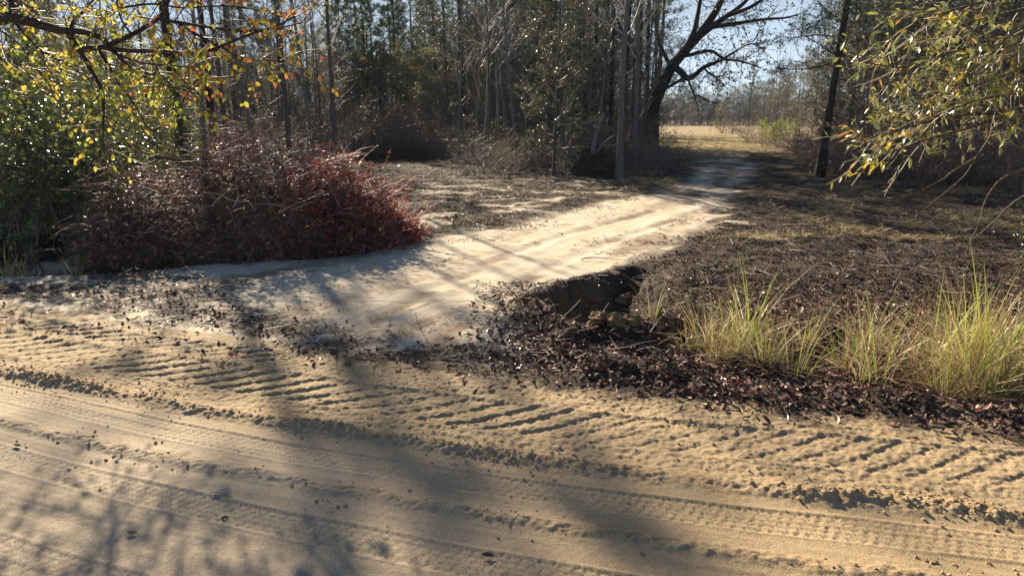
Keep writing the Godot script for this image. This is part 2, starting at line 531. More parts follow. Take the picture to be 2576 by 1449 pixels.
# ------------------------------------------------------------------ plants
const BARK_GREY := Color(0.21, 0.18, 0.15)
const BARK_DARK := Color(0.085, 0.068, 0.055)
const BARK_PALE := Color(0.34, 0.31, 0.27)
const TWIG := Color(0.13, 0.10, 0.08)

func tuft(L: MB, p: Vector3, dir: Vector3, n: int, l: float, w: float, pal: Array) -> void:   # pine needles round a shoot
	var c := pick(pal, 0.3)
	for k in n:
		var nd := (dir * 0.55 + rv()).normalized()
		var s := nd.cross(rv()).normalized() * w * 0.5
		var b := p + dir * rr(-0.4, 0.3) * l
		var i := L.v.size()
		L.v.append_array([b - s, b + s, b + nd * l * rr(0.75, 1.1) + Vector3.DOWN * l * 0.12])
		L.c.append_array([c, c, c])
		L.ix.append_array([i, i + 1, i + 2])

func make_pine(called: String, label: String, group: String, h: float, r: float, crown: float, spread: float, whorls: int, per: int, tufts: int, need_n: int, need_l: float, need_w: float, bark: Color, lean := 0.0, conical := false) -> Node3D:
	var t := thing(called, label, "tree", Vector3.ZERO, 0, group)
	var B := MB.new()
	var L := MB.new()
	var G := MB.new()
	var pal := [Color(0.085, 0.12, 0.045), Color(0.11, 0.145, 0.05), Color(0.065, 0.10, 0.045)]
	var pts := PackedVector3Array()
	var rad := PackedFloat32Array()
	var wx := rr(-1, 1)
	for i in 13:
		var f := i / 12.0
		pts.append(Vector3(lean * h * f + sin(f * 5.0 + wx) * 0.012 * h * f, h * f, cos(f * 4.0 + wx * 3.0) * 0.01 * h * f))
		rad.append(r * (1.0 - 0.86 * f) * (1.0 + 0.35 * exp(-f * 40.0)))
	tube(B, pts, rad, 9, bark)
	for k in whorls:
		var f := crown + (1.0 - crown) * pow((k + 0.3) / whorls, 0.9)
		var prof := (1.0 - (f - crown) / (1.0 - crown + 0.02)) if conical else sin(PI * clampf((f - crown) / (1.0 - crown) * 0.8 + 0.2, 0, 1)) * 0.9 + 0.1
		var a0 := rr(0, TAU)
		for m in per:
			var a := a0 + TAU * m / per + rr(-0.5, 0.5)
			var dir := Vector3(cos(a), rr(0.05, 0.5) + 0.5 * maxf(0.0, f - 0.8), sin(a)).normalized()
			var l := spread * (0.25 + 0.75 * prof) * rr(0.55, 1.15)
			var q := along(pts, f)
			var bp := strand(q, dir, l, 5, 0.16, 0.05)
			tube(G, bp, taper(6, maxf(0.012, r * 0.17 * (1.2 - f)), 0.006), 3, bark)
			for s in tufts:
				var ft := rr(0.35, 1.0)
				var bq := along(bp, ft)
				var sd := (dir * 0.7 + rv() * 0.8 + Vector3.UP * 0.25).normalized()
				var sl := l * rr(0.08, 0.28)
				var sp := strand(bq, sd, sl, 2, 0.2, 0.1)
				tube(G, sp, taper(3, 0.007, 0.004), 3, bark)
				tuft(L, sp[-1], (sp[-1] - sp[-2]).normalized(), need_n, need_l, need_w, pal)
				tuft(L, sp[1], (sp[-1] - sp[-2]).normalized(), need_n / 2, need_l, need_w, pal)
	# dead stubs under the crown
	for k in int(h * 0.9):
		var f := rr(0.15, crown)
		var a := rr(0, TAU)
		var bp := strand(along(pts, f), Vector3(cos(a), rr(-0.3, 0.3), sin(a)).normalized(), rr(0.3, 1.3), 4, 0.3, -0.02)
		tube(G, bp, taper(5, 0.014, 0.005), 3, bark * 1.1)
	part(t, "trunk", B.mesh(), M.bark)
	part(t, "crown", G.mesh(), M.bark)
	part(t, "foliage", L.mesh(), M.needle)
	return t

func make_bare(called: String, label: String, group: String, h: float, r: float, S: Dictionary, stems := 1, leafy := false) -> Node3D:
	var t := thing(called, label, "tree", Vector3.ZERO, 0, group)
	var L := MB.new()
	for s in stems:
		var B := MB.new()
		var G := MB.new()
		var a := rr(0, TAU)
		var dir := Vector3(cos(a) * rr(0.0, 0.1) * (1.0 + 0.8 * (stems - 1)), 1, sin(a) * rr(0.0, 0.1) * (1.0 + 0.8 * (stems - 1))).normalized()
		var base := Vector3(cos(a), 0, sin(a)) * (0.22 * (stems - 1)) * rr(0.5, 1.0)
		var hh := h * rr(0.75, 1.0) if s > 0 else h
		var pts := strand(base - dir * 0.1, dir, hh, 10, 0.035, 0.03)
		var rad := taper(11, r, r * 0.12)
		rad[0] *= 1.35
		tube(B, pts, rad, 8, S.bark)
		var n := int(S.n)
		for k in n:
			var f: float = lerpf(S.start, 0.98, (k + rng.randf()) / n)
			var an := rr(0, TAU)
			var up := rr(S.up[0], S.up[1])
			var d := Vector3(cos(an), up, sin(an)).normalized()
			grow(G, L, along(pts, f), d, hh * float(S.blen) * rr(0.5, 1.2) * (1.15 - 0.75 * f), maxf(r * 0.42 * (1.05 - f), 0.006), 0, S)
		part(t, "trunk", B.mesh(), M.bark)
		part(t, "crown", G.mesh(), M.twig)
	if L.v.size() > 0: part(t, "foliage", L.mesh(), M.leaf)
	return t

func bare_spec(bark: Color) -> Dictionary:
	return {"seg": 0.35, "wob": 0.16, "trop": 0.05, "bark": bark, "nch": [5, 3], "lo": [0.2, 0.25], "ratio": [0.55, 0.6], "ang": [22, 50], "rmin": 0.0045, "leaves": 0, "leaf_lvl": 9, "n": 20, "start": 0.22, "up": [0.5, 1.7], "blen": 0.24}

func make_bush(called: String, label: String, group: String, category: String, h: float, w: float, stems: int, S: Dictionary, lm: Material, r := 0.02) -> Node3D:
	var t := thing(called, label, category, Vector3.ZERO, 0, group)
	var B := MB.new()
	var L := MB.new()
	for s in stems:
		var a := rr(0, TAU)
		var k := sqrt(rng.randf())
		var lean: float = float(S.get("lean", 0.5))
		var dir := Vector3(cos(a) * k * lean, 1.0, sin(a) * k * lean).normalized()
		grow(B, L, Vector3(cos(a) * k * w * 0.3, -0.08, sin(a) * k * w * 0.3), dir, h * rr(0.55, 1.1), r * rr(0.6, 1.2), 0, S)
	part(t, "stems", B.mesh(), M.twig)
	if L.v.size() > 0: part(t, "foliage", L.mesh(), lm)
	return t

func make_evergreen(called: String, label: String, group: String, h: float, w: float, r: float, n: int, S: Dictionary, lm: Material, start := 0.1) -> Node3D:   # a leafy tree with a drawn-out crown
	var t := thing(called, label, "tree", Vector3.ZERO, 0, group)
	var B := MB.new()
	var G := MB.new()
	var L := MB.new()
	var pts := strand(Vector3(0, -0.1, 0), Vector3.UP, h, 9, 0.05, 0.05)
	tube(B, pts, taper(10, r, r * 0.15), 8, S.bark)
	for k in n:
		var f := lerpf(start, 0.97, (k + rng.randf()) / n)
		var prof := pow(sin(PI * clampf(0.12 + 0.8 * f, 0, 1)), 0.6) * (0.65 + 0.55 * rng.randf())
		var an := rr(0, TAU)
		var d := Vector3(cos(an), rr(-0.1, 0.9), sin(an)).normalized()
		grow(G, L, along(pts, f), d, w * 0.5 * prof, maxf(r * 0.35 * (1.05 - f), 0.007), 0, S)
	part(t, "trunk", B.mesh(), M.bark)
	part(t, "crown", G.mesh(), M.twig)
	part(t, "foliage", L.mesh(), lm)
	return t

func limbs_from(view: Array, d0: float, d1: float, steps := 4) -> PackedVector3Array:
	var pts := PackedVector3Array()
	for i in view.size():
		pts.append(at(view[i][0], view[i][1], lerpf(d0, d1, float(i) / (view.size() - 1))))
	return smooth(pts, steps)

func twigs_on(G: MB, L: MB, limb: PackedVector3Array, n: int, lo: float, hi: float, l0: float, l1: float, leaves: int, S: Dictionary, spread := 1.0) -> void:
	for k in n:
		var t := rr(lo, hi)
		var p := along(limb, t)
		var axis := (along(limb, minf(t + 0.05, 1.0)) - along(limb, maxf(t - 0.05, 0.0))).normalized()
		var dir := (axis * 0.7 + rv() * spread + Vector3(0, float(S.get("droop", 0.0)), 0)).normalized()
		var l := rr(l0, l1)
		var tp := strand(p, dir, l, 4, 0.22, float(S.get("trop", 0.0)))
		tube(G, tp, taper(5, float(S.get("tr", 0.006)), 0.0025), 3, S.bark)
		for s in 2:
			var q := along(tp, rr(0.2, 0.8))
			var sp := strand(q, ((tp[-1] - tp[0]).normalized() + rv() * 0.9).normalized(), l * 0.5, 3, 0.2, float(S.get("trop", 0.0)))
			tube(G, sp, taper(4, 0.004, 0.002), 3, S.bark)
			put_leaves(L, sp, int(leaves * rr(0.2, 0.8)), S)
		put_leaves(L, tp, int(leaves * rr(0.4, 1.2)), S)

func put_leaves(L: MB, tp: PackedVector3Array, n: int, S: Dictionary) -> void:
	var pal: Array = S.pal
	if S.has("pal_at"): pal = (S.pal_at as Callable).call(tp[-1])
	for k in n:
		var q := along(tp, rr(0.3, 1.0))
		var ld := ((tp[-1] - tp[0]).normalized() * 0.6 + rv() * 0.8 + Vector3(0, float(S.get("leaf_up", 0.0)), 0)).normalized()
		var nr := (rv() * float(S.get("flutter", 0.7)) + Vector3.UP).normalized()
		var ll: float = float(S.leaf_l) * rr(0.6, 1.2)
		leaf6(L, q, ld, nr, ll, ll * float(S.leaf_w), pick(pal, 0.3), float(S.get("wide", 0.45)))

# ---- the near tree on the left whose limbs hang over the road
func overhanging_tree() -> void:
	var yel := [Color(0.50, 0.42, 0.05), Color(0.42, 0.42, 0.06), Color(0.36, 0.40, 0.05), Color(0.52, 0.34, 0.05)]
	var ora := [Color(0.55, 0.22, 0.06), Color(0.52, 0.34, 0.05), Color(0.48, 0.13, 0.05), Color(0.45, 0.38, 0.05)]
	var S := {"bark": BARK_DARK, "pal": yel, "leaf_l": 0.058, "leaf_w": 0.8, "wide": 0.4, "droop": -0.1, "trop": -0.02, "leaf_up": -0.5, "flutter": 1.3, "tr": 0.008}
	S.pal_at = func(p: Vector3) -> Array: return ora if rng.randf() < smoothstep(-4.2, -2.0, p.x) * 0.6 else yel
	var t := thing("overhanging_tree", "near tree with dark crooked limbs and sparse yellow and orange leaves over the road", "tree", Vector3(-7.6, gh(-7.6, 7.6), -7.6))
	var B := MB.new()
	var G := MB.new()
	var L := MB.new()
	var o := t.position
	var fork := Vector3(-7.1, 2.55, -7.7)
	tube(B, smooth(PackedVector3Array([o + Vector3(0, -0.2, 0), o + Vector3(0.05, 1.1, 0), Vector3(-7.3, 2.2, -7.65), Vector3(-7.5, 4.2, -7.9), Vector3(-7.1, 6.4, -8.2), Vector3(-6.7, 8.6, -8.4)]), 3), taper(16, 0.19, 0.05), 9, S.bark)
	var A := smooth(PackedVector3Array([Vector3(-7.35, 2.35, -7.65), Vector3(-6.6, 2.95, -7.75), at(0, 48, 7.7), at(30, 43, 7.6), at(139, 73, 7.5), at(174, 77, 7.4), at(217, 82, 7.3), at(264, 100, 7.2)]), 4)
	tube(B, A, taper(A.size(), 0.078, 0.024), 7, S.bark)
	var spec := [
		[[[169, 77], [184, 107], [199, 127], [224, 121], [261, 117], [331, 87], [396, 47], [423, 0], [440, -60]], 7.4, 7.0, 0.040, 0.014],
		[[[199, 127], [229, 179], [254, 224], [259, 274], [258, 349]], 7.3, 7.1, 0.026, 0.008],
		[[[244, 119], [274, 169], [299, 212], [336, 261], [364, 314]], 7.25, 7.3, 0.020, 0.006],
		[[[264, 104], [314, 159], [346, 184], [430, 219], [500, 236]], 7.2, 6.9, 0.022, 0.006],
		[[[249, 118], [324, 127], [388, 129], [430, 136], [503, 133], [557, 115], [622, 89], [696, 65], [740, 40]], 7.2, 6.6, 0.024, 0.006],
		[[[396, 47], [429, 53], [563, 74], [637, 77], [714, 68], [760, 56]], 7.0, 6.6, 0.017, 0.005],
		[[[440, 54], [503, 92], [557, 118], [595, 142], [666, 151], [730, 154]], 7.0, 6.7, 0.014, 0.005],
		[[[37, 60], [100, 125], [174, 167], [230, 200]], 7.5, 7.4, 0.013, 0.005],
		[[[174, 77], [185, 50], [215, 20], [250, -20]], 7.4, 7.4, 0.016, 0.008],
		[[[331, 87], [310, 60], [295, 20], [290, -40]], 7.1, 7.2, 0.013, 0.007],
		[[[30, 43], [27, 10], [24, -60]], 7.6, 7.6, 0.035, 0.02],
		[[[346, 184], [400, 190], [455, 215], [490, 225]], 7.0, 6.8, 0.010, 0.004],
		[[[-40, 60], [20, 90], [70, 130], [110, 150]], 7.8, 7.6, 0.012, 0.004],
		[[[-60, 90], [0, 120], [40, 160], [90, 175]], 7.9, 7.8, 0.012, 0.004],
		[[[-40, 0], [30, 10], [90, 20], [150, 40]], 7.7, 7.6, 0.012, 0.004],
		[[[300, 20], [380, 10], [460, 20], [540, 15], [620, 20]], 7.2, 6.7, 0.012, 0.004],
		[[[261, 117], [300, 140], [370, 160], [440, 165], [520, 175]], 7.2, 6.8, 0.012, 0.004],
	]
	for s in spec:
		var lb := limbs_from(s[0], s[1], s[2])
		tube(B, lb, taper(lb.size(), s[3], s[4]), 6, S.bark)
		twigs_on(G, L, lb, 13, 0.15, 1.0, 0.25, 0.7, 6 if (s[0] as Array)[-1][0] > 400 else 4, S)
	twigs_on(G, L, A, 9, 0.25, 1.0, 0.3, 0.7, 5, S)
	# the crown above the picture: it is what shades the road
	for k in 4:
		var f := rr(0.55, 1.0)
		var p := Vector3(-7.4, 2.5, -7.7).lerp(Vector3(-6.7, 8.6, -8.4), f)
		var a := rr(-0.9, 0.9)
		var lb := strand(p, Vector3(cos(a) * 0.9, rr(0.15, 0.8), sin(a) * 0.9 ).normalized(), rr(1.6, 3.6) * (1.15 - 0.5 * f), 7, 0.16, 0.02)
		tube(B, lb, taper(8, 0.04, 0.009), 5, S.bark)
		twigs_on(G, L, lb, 14, 0.25, 1.0, 0.3, 0.9, 5, S)
	for m in [B, G, L]: shift(m, -o)
	part(t, "trunk", B.mesh(), M.bark)
	part(t, "crown", G.mesh(), M.twig)
	part(t, "foliage", L.mesh(), M.leaf_thin)

func shift(m: MB, by: Vector3) -> void:
	for i in m.v.size(): m.v[i] += by

# ---- the near tree on the right whose leafy boughs come into the picture
func bough_tree() -> void:
	var pal := [Color(0.22, 0.245, 0.085), Color(0.27, 0.28, 0.10), Color(0.16, 0.18, 0.065), Color(0.33, 0.32, 0.08), Color(0.13, 0.145, 0.06)]
	var gold := [Color(0.58, 0.42, 0.04), Color(0.50, 0.40, 0.05), Color(0.30, 0.32, 0.06), Color(0.50, 0.24, 0.06)]
	var S := {"bark": Color(0.22, 0.18, 0.12), "pal": pal, "leaf_l": 0.08, "leaf_w": 0.36, "wide": 0.5, "droop": -0.05, "trop": 0.02, "leaf_up": -0.05, "flutter": 0.8, "tr": 0.0055}
	S.pal_at = func(_p: Vector3) -> Array: return gold if rng.randf() < 0.2 else pal
	var t := thing("leafy_bough_tree", "near tree with glossy narrow yellow-green leaves on boughs above the grass", "tree", Vector3(6.6, gh(6.6, 6.2), -6.2))
	var o := t.position
	var B := MB.new()
	var G := MB.new()
	var L := MB.new()
	tube(B, smooth(PackedVector3Array([o + Vector3(0, -0.2, 0), o + Vector3(-0.1, 1.0, 0.05), Vector3(6.3, 2.4, -6.1), Vector3(6.4, 4.4, -6.2), Vector3(6.2, 6.3, -6.4)]), 3), taper(13, 0.17, 0.05), 9, BARK_GREY)
	var trunk_at := func(y: float) -> Vector3: return Vector3(6.35, y, -6.15)
	var spec := [
		[[[2576, 274], [2455, 286], [2351, 303], [2260, 328], [2177, 361]], 5.7, 5.3, 2.0, 0.022, 16],
		[[[2590, 285], [2509, 299], [2418, 328], [2326, 353], [2248, 382], [2165, 415]], 5.6, 5.2, 1.9, 0.014, 9],
		[[[2590, 168], [2476, 207], [2414, 232], [2330, 270], [2252, 284]], 5.8, 5.6, 2.4, 0.016, 17],
		[[[2590, 20], [2455, 54], [2351, 87], [2268, 120], [2200, 165]], 5.9, 5.7, 3.0, 0.018, 20],
		[[[2590, 80], [2480, 105], [2370, 140], [2270, 170], [2150, 150]], 5.6, 5.3, 2.7, 0.016, 20],
		[[[2590, -30], [2500, -5], [2420, 20], [2350, 40], [2290, 60]], 5.5, 5.3, 3.2, 0.016, 18],
		[[[2600, 230], [2520, 240], [2430, 262], [2360, 290]], 5.4, 5.2, 2.2, 0.013, 15],
		[[[2600, 120], [2530, 150], [2450, 190], [2390, 215]], 5.9, 5.8, 2.5, 0.014, 15],
		[[[2600, 60], [2540, 90], [2490, 140], [2440, 180]], 5.3, 5.2, 2.7, 0.012, 14],
	]
	for s in spec:
		var lb := limbs_from(s[0], s[1], s[2])
		var full := PackedVector3Array([trunk_at.call(s[3])])
		full.append_array(lb)
		tube(B, full, taper(full.size(), s[4], 0.004), 5, S.bark)
		twigs_on(G, L, lb, int(s[5]) + 4, 0.02, 1.0, 0.2, 0.55, 5, S, 0.75)
	# bare whips that droop to the litter
	for s in [[[[2590, 150], [2517, 212], [2496, 265], [2496, 332], [2476, 369], [2455, 398], [2422, 448], [2331, 523], [2302, 548]], 5.7, 5.6], [[[2640, 420], [2576, 427], [2538, 440], [2509, 461], [2480, 506], [2468, 552], [2447, 601], [2430, 640]], 5.2, 5.1], [[[2455, 398], [2400, 430], [2372, 452], [2320, 478]], 5.65, 5.6], [[[2600, 480], [2545, 515], [2500, 560], [2440, 610]], 5.3, 5.4]]:
		var lb := limbs_from(s[0], s[1], s[2])
		tube(B, lb, taper(lb.size(), 0.010, 0.0035), 5, Color(0.27, 0.21, 0.13))
	for k in 9:
		var lb := strand(Vector3(6.3, rr(2.8, 6.2), -6.2), Vector3(rr(-1, 0.6), rr(0.0, 0.7), rr(-0.8, 0.8)).normalized(), rr(1.3, 2.4), 6, 0.15, 0.0)
		tube(B, lb, taper(7, 0.03, 0.006), 5, S.bark)
		twigs_on(G, L, lb, 14, 0.2, 1.0, 0.25, 0.55, 7, S)
	for m in [B, G, L]: shift(m, -o)
	part(t, "trunk", B.mesh(), M.bark)
	part(t, "crown", G.mesh(), M.twig)
	part(t, "foliage", L.mesh(), M.leaf_gloss)

# ---- the oak that leans over the track
func leaning_oak() -> void:
	var o := on_ground(1625, 40.0)
	var t := thing("leaning_oak", "big dark oak leaning over the track with crooked limbs against the sky", "tree", o)
	var B := MB.new()
	var G := MB.new()
	var L := MB.new()
	var S := {"bark": BARK_DARK, "pal": [Color(0.075, 0.075, 0.04), Color(0.10, 0.085, 0.045), Color(0.12, 0.085, 0.05)], "leaf_l": 0.13, "leaf_w": 0.55, "trop": 0.02, "flutter": 1.0, "tr": 0.014}
	var base := limbs_from([[1615, 395], [1618, 370], [1628, 325], [1645, 265], [1665, 220], [1690, 170], [1722, 130], [1750, 100], [1768, 78]], 40.0, 39.0, 3)
	base[0].y = -0.2
	var rad := taper(base.size(), 0.42, 0.21)
	rad[0] = 0.66
	rad[1] = 0.52
	tube(B, base, rad, 10, S.bark)
	var spec := [
		[[[1768, 78], [1800, 30], [1825, -20], [1850, -80]], 39, 38.5, 0.24, 0.10],
		[[[1750, 100], [1790, 68], [1830, 40], [1870, 10], [1905, -30]], 39, 38, 0.2, 0.07],
		[[[1722, 130], [1748, 75], [1755, 40], [1765, -10], [1780, -70]], 39, 39.5, 0.16, 0.08],
		[[[1790, 68], [1835, 62], [1880, 55], [1930, 48], [1975, 45], [2015, 35]], 38.5, 37, 0.13, 0.03],
		[[[1830, 40], [1885, 20], [1930, -10], [1970, -50]], 38.3, 37, 0.12, 0.05],
		[[[1690, 165], [1712, 180], [1730, 197], [1748, 190], [1770, 170], [1800, 158], [1818, 150]], 39, 37.5, 0.20, 0.07],
		[[[1665, 228], [1690, 215], [1716, 200], [1735, 197]], 39.2, 38.4, 0.07, 0.10],
		[[[1730, 197], [1742, 225], [1748, 240], [1760, 242], [1785, 256], [1805, 258]], 38.4, 38, 0.06, 0.02],
		[[[1710, 140], [1740, 138], [1765, 130], [1795, 130], [1820, 148], [1850, 152], [1885, 160], [1915, 172]], 39, 37, 0.12, 0.03],
		[[[1820, 148], [1850, 130], [1890, 110], [1925, 125]], 37.8, 37, 0.07, 0.02],
		[[[1770, 170], [1785, 185], [1805, 195], [1815, 190]], 38, 37.5, 0.06, 0.02],
		[[[1645, 260], [1620, 200], [1600, 150], [1570, 90], [1545, 30]], 40, 41, 0.11, 0.03],
		[[[1690, 170], [1660, 110], [1650, 50], [1655, -20]], 39.5, 40.5, 0.12, 0.05],
	]
	var i := 0
	for s in spec:
		var lb := limbs_from(s[0], s[1], s[2], 3)
		tube(B, lb, taper(lb.size(), s[3], s[4]), 6, S.bark)
		twigs_on(G, L, lb, 34, 0.15, 1.0, 0.6, 1.9, 9 if i in [0, 3, 4, 8, 9, 10, 1] else 3, S, 0.9)
		i += 1
	for k in 12:
		var lb := strand(at(rr(1760, 1930), rr(-40, -160), rr(36, 40)), Vector3(rr(-0.5, 1), rr(0.1, 0.8), rr(-0.7, 0.7)).normalized(), rr(2, 4), 6, 0.2, 0.0)
		tube(B, lb, taper(7, 0.08, 0.02), 5, S.bark)
		twigs_on(G, L, lb, 14, 0.2, 1.0, 0.6, 1.8, 7, S)
	for m in [B, G, L]: shift(m, -o)
	part(t, "trunk", B.mesh(), M.bark)
	part(t, "crown", G.mesh(), M.twig)
	part(t, "foliage", L.mesh(), M.leaf)

# ---- the heap of cut brush
func pile_top(x: float) -> float:
	var px := [-7.2, -6.3, -5.5, -4.6, -4.0, -3.6, -3.0, -2.45, -1.9, -1.5]
	var py := [0.2, 1.2, 1.35, 2.0, 1.75, 1.45, 1.42, 0.95, 0.42, 0.05]
	for i in px.size() - 1:
		if x < px[i + 1]: return lerpf(py[i], py[i + 1], clampf((x - px[i]) / (px[i + 1] - px[i]), 0.0, 1.0))
	return 0.0

func pile_mid(x: float) -> float:
	return 11.9 + 0.28 * (x + 4.0)

func pile_point(x: float, a: float, k: float) -> Vector3:   # a = angle over the heap from its front (0) to its back (PI), k = share of its height
	k *= 1.0 + 0.32 * n_mid.get_noise_2d(x * 11.0, a * 9.0)
	var top := pile_top(x) * k
	var half := (0.75 + 0.42 * pile_top(x)) * k
	var d := pile_mid(x) - cos(a) * half
	return Vector3(x, -0.22 + sin(a) * (top + 0.2), -d)

func brush_pile() -> void:
	var t := thing("brush_pile", "tangled heap of cut brown brush with dead leaves beside the driveway", "brush pile", Vector3(-4.6, -0.2, -11.8))
	var o := t.position
	var brown := [Color(0.17, 0.065, 0.045), Color(0.20, 0.072, 0.05), Color(0.12, 0.055, 0.04), Color(0.22, 0.115, 0.075)]
	var B := MB.new()
	var L := MB.new()
	for k in 1900:
		var x := rr(-6.6, -2.2)
		var p := pile_point(x, rr(0.05, 2.6), rr(0.5, 1.06))
		var dir := (rv() + Vector3(rr(-0.6, 0.9), 0.0, 0.25)).normalized()
		var l := rr(0.25, 0.9)
		var sp := strand(p - dir * l * 0.5, dir, l, 5, 0.42, -0.05)
		tube(B, sp, taper(6, rr(0.003, 0.007), 0.002), 3, pick([Color(0.17, 0.105, 0.08), Color(0.12, 0.07, 0.052), Color(0.24, 0.18, 0.14)]))
		for m in int(rr(3, 13)):
			var ld := (rv() + Vector3.DOWN * 0.4).normalized()
			var ll := rr(0.035, 0.085)
			leaf6(L, along(sp, rr(0.1, 1.0)), ld, rv(), ll, ll * 0.55, pick(brown, 0.4))
	# packed earth and chopped stems inside the heap
	var C := MB.new()
	var nx := 40
	var na := 14
	for i in nx + 1:
		var x := lerpf(-6.9, -1.8, i / float(nx))
		for j in na + 1:
			var p := pile_point(x, PI * j / na, 0.62)
			p += Vector3(n_mid.get_noise_3dv(p * 40.0), n_mid.get_noise_3dv(p * 40.0 + Vector3(50, 0, 0)), n_mid.get_noise_3dv(p * 40.0 + Vector3(0, 50, 0))) * 0.22
			C.v.append(p)
			C.c.append(Color(0.16, 0.115, 0.075))
	for i in nx:
		for j in na:
			var a := i * (na + 1) + j
			C.ix.append_array([a, a + 1, a + na + 1, a + 1, a + na + 2, a + na + 1])
	for k in 130:
		var x := rr(-6.6, -3.0)
		var p := pile_point(x, rr(0.4, 1.9), 0.9)
		var dir := Vector3(rr(-1.0, 1.0), rr(0.15, 1.1), rr(-0.2, 0.9)).normalized()
		var sp := strand(p, dir, rr(0.45, 1.15), 7, 0.22, -0.14)
		tube(B, sp, taper(8, rr(0.004, 0.007), 0.002), 3, pick([Color(0.20, 0.13, 0.10), Color(0.28, 0.21, 0.17)]))
		for m in int(rr(2, 14)):
			var ll := rr(0.03, 0.07)
			leaf6(L, along(sp, rr(0.2, 1.0)), (rv() + Vector3.DOWN * 0.5).normalized(), rv(), ll, ll * 0.5, pick(brown, 0.4))
	for m in [B, L, C]: shift(m, -o)
	part(t, "core", C.mesh(), M.soil)
	part(t, "tangle", B.mesh(), M.twig, "stuff")
	part(t, "foliage", L.mesh(), M.leaf)
	# pale stems that stick out, each one its own
	for k in 85:
		var x := rr(-6.3, -2.6)
		var p := pile_point(x, rr(0.5, 1.6), rr(0.93, 1.04)) - o
		var s := MB.new()
		var sp := strand(p, Vector3(rr(-0.8, 1.0), rr(-0.2, 0.7), rr(-0.2, 0.8)).normalized(), rr(0.35, 1.0), 7, 0.38, -0.10)
		tube(s, sp, taper(8, rr(0.004, 0.010), 0.0025), 4, pick([Color(0.34, 0.28, 0.23), Color(0.26, 0.20, 0.16), Color(0.42, 0.36, 0.30)]))
		part(t, "branch", s.mesh(), M.twig)
	for s in [[[390, 395], [430, 400], [500, 415], [560, 440]], [[640, 620], [690, 605], [760, 612], [800, 590]], [[345, 660], [400, 640], [470, 650]]]:
		var b := MB.new()
		var lb := limbs_from(s, 11.0, 10.9)
		for i in lb.size(): lb[i] -= o
		tube(b, lb, taper(lb.size(), 0.035, 0.02), 6, Color(0.19, 0.13, 0.09))
		part(t, "branch", b.mesh(), M.bark)
	# the red-leaved shrub pushed over at the heap's end
	var t2 := thing("red_shrub", "felled shrub thick with dark red leaves at the end of the brush heap", "shrub", Vector3(-2.6, -0.1, -12.2))
	o = t2.position
	var red := [Color(0.34, 0.045, 0.035), Color(0.42, 0.06, 0.045), Color(0.22, 0.035, 0.03), Color(0.36, 0.10, 0.06)]
	B = MB.new()
	L = MB.new()
	for k in 800:
		var x := rr(-3.7, -1.65)
		var p := pile_point(x, rr(0.1, 2.2), rr(0.6, 1.0))
		var dir := (Vector3(rr(0.2, 1.0), rr(0.0, 0.7), rr(-0.3, 0.6)) + rv() * 0.35).normalized()
		var l := rr(0.25, 0.6)
		var sp := strand(p - dir * l * 0.6, dir, l, 4, 0.16, 0.04)
		tube(B, sp, taper(5, 0.005, 0.002), 3, pick([Color(0.17, 0.09, 0.075), Color(0.12, 0.06, 0.055)]))
		for m in int(rr(6, 14)):
			var ll := rr(0.03, 0.055)
			leaf6(L, along(sp, rr(0.25, 1.0)), (dir * 0.5 + rv()).normalized(), rv(), ll, ll * 0.5, pick(red, 0.4))
	for k in 75:
		var x := rr(-3.6, -1.8)
		var p := pile_point(x, rr(0.4, 1.8), 0.85)
		var dir := (Vector3(rr(0.1, 1.0), rr(0.2, 0.9), rr(-0.3, 0.6))).normalized()
		var sp := strand(p, dir, rr(0.45, 0.95), 6, 0.14, -0.04)
		tube(B, sp, taper(7, 0.006, 0.002), 3, Color(0.18, 0.10, 0.08))
		for m in int(rr(8, 22)):
			var ll := rr(0.03, 0.055)
			leaf6(L, along(sp, rr(0.25, 1.0)), (dir * 0.4 + rv()).normalized(), rv(), ll, ll * 0.5, pick(red, 0.4))
	for m in [B, L]: shift(m, -o)
	part(t2, "stems", B.mesh(), M.twig)
	part(t2, "foliage", L.mesh(), M.leaf_red)
	for k in 9:
		var s := MB.new()
		var x := rr(-3.4, -1.9)
		var sp := strand(pile_point(x, rr(0.9, 1.5), 0.95) - o, Vector3(rr(0.3, 1.0), rr(0.2, 0.8), rr(-0.2, 0.5)).normalized(), rr(0.5, 0.95), 6, 0.16, 0.0)
		tube(s, sp, taper(7, 0.008, 0.003), 4, Color(0.24, 0.17, 0.13))
		part(t2, "branch", s.mesh(), M.twig)

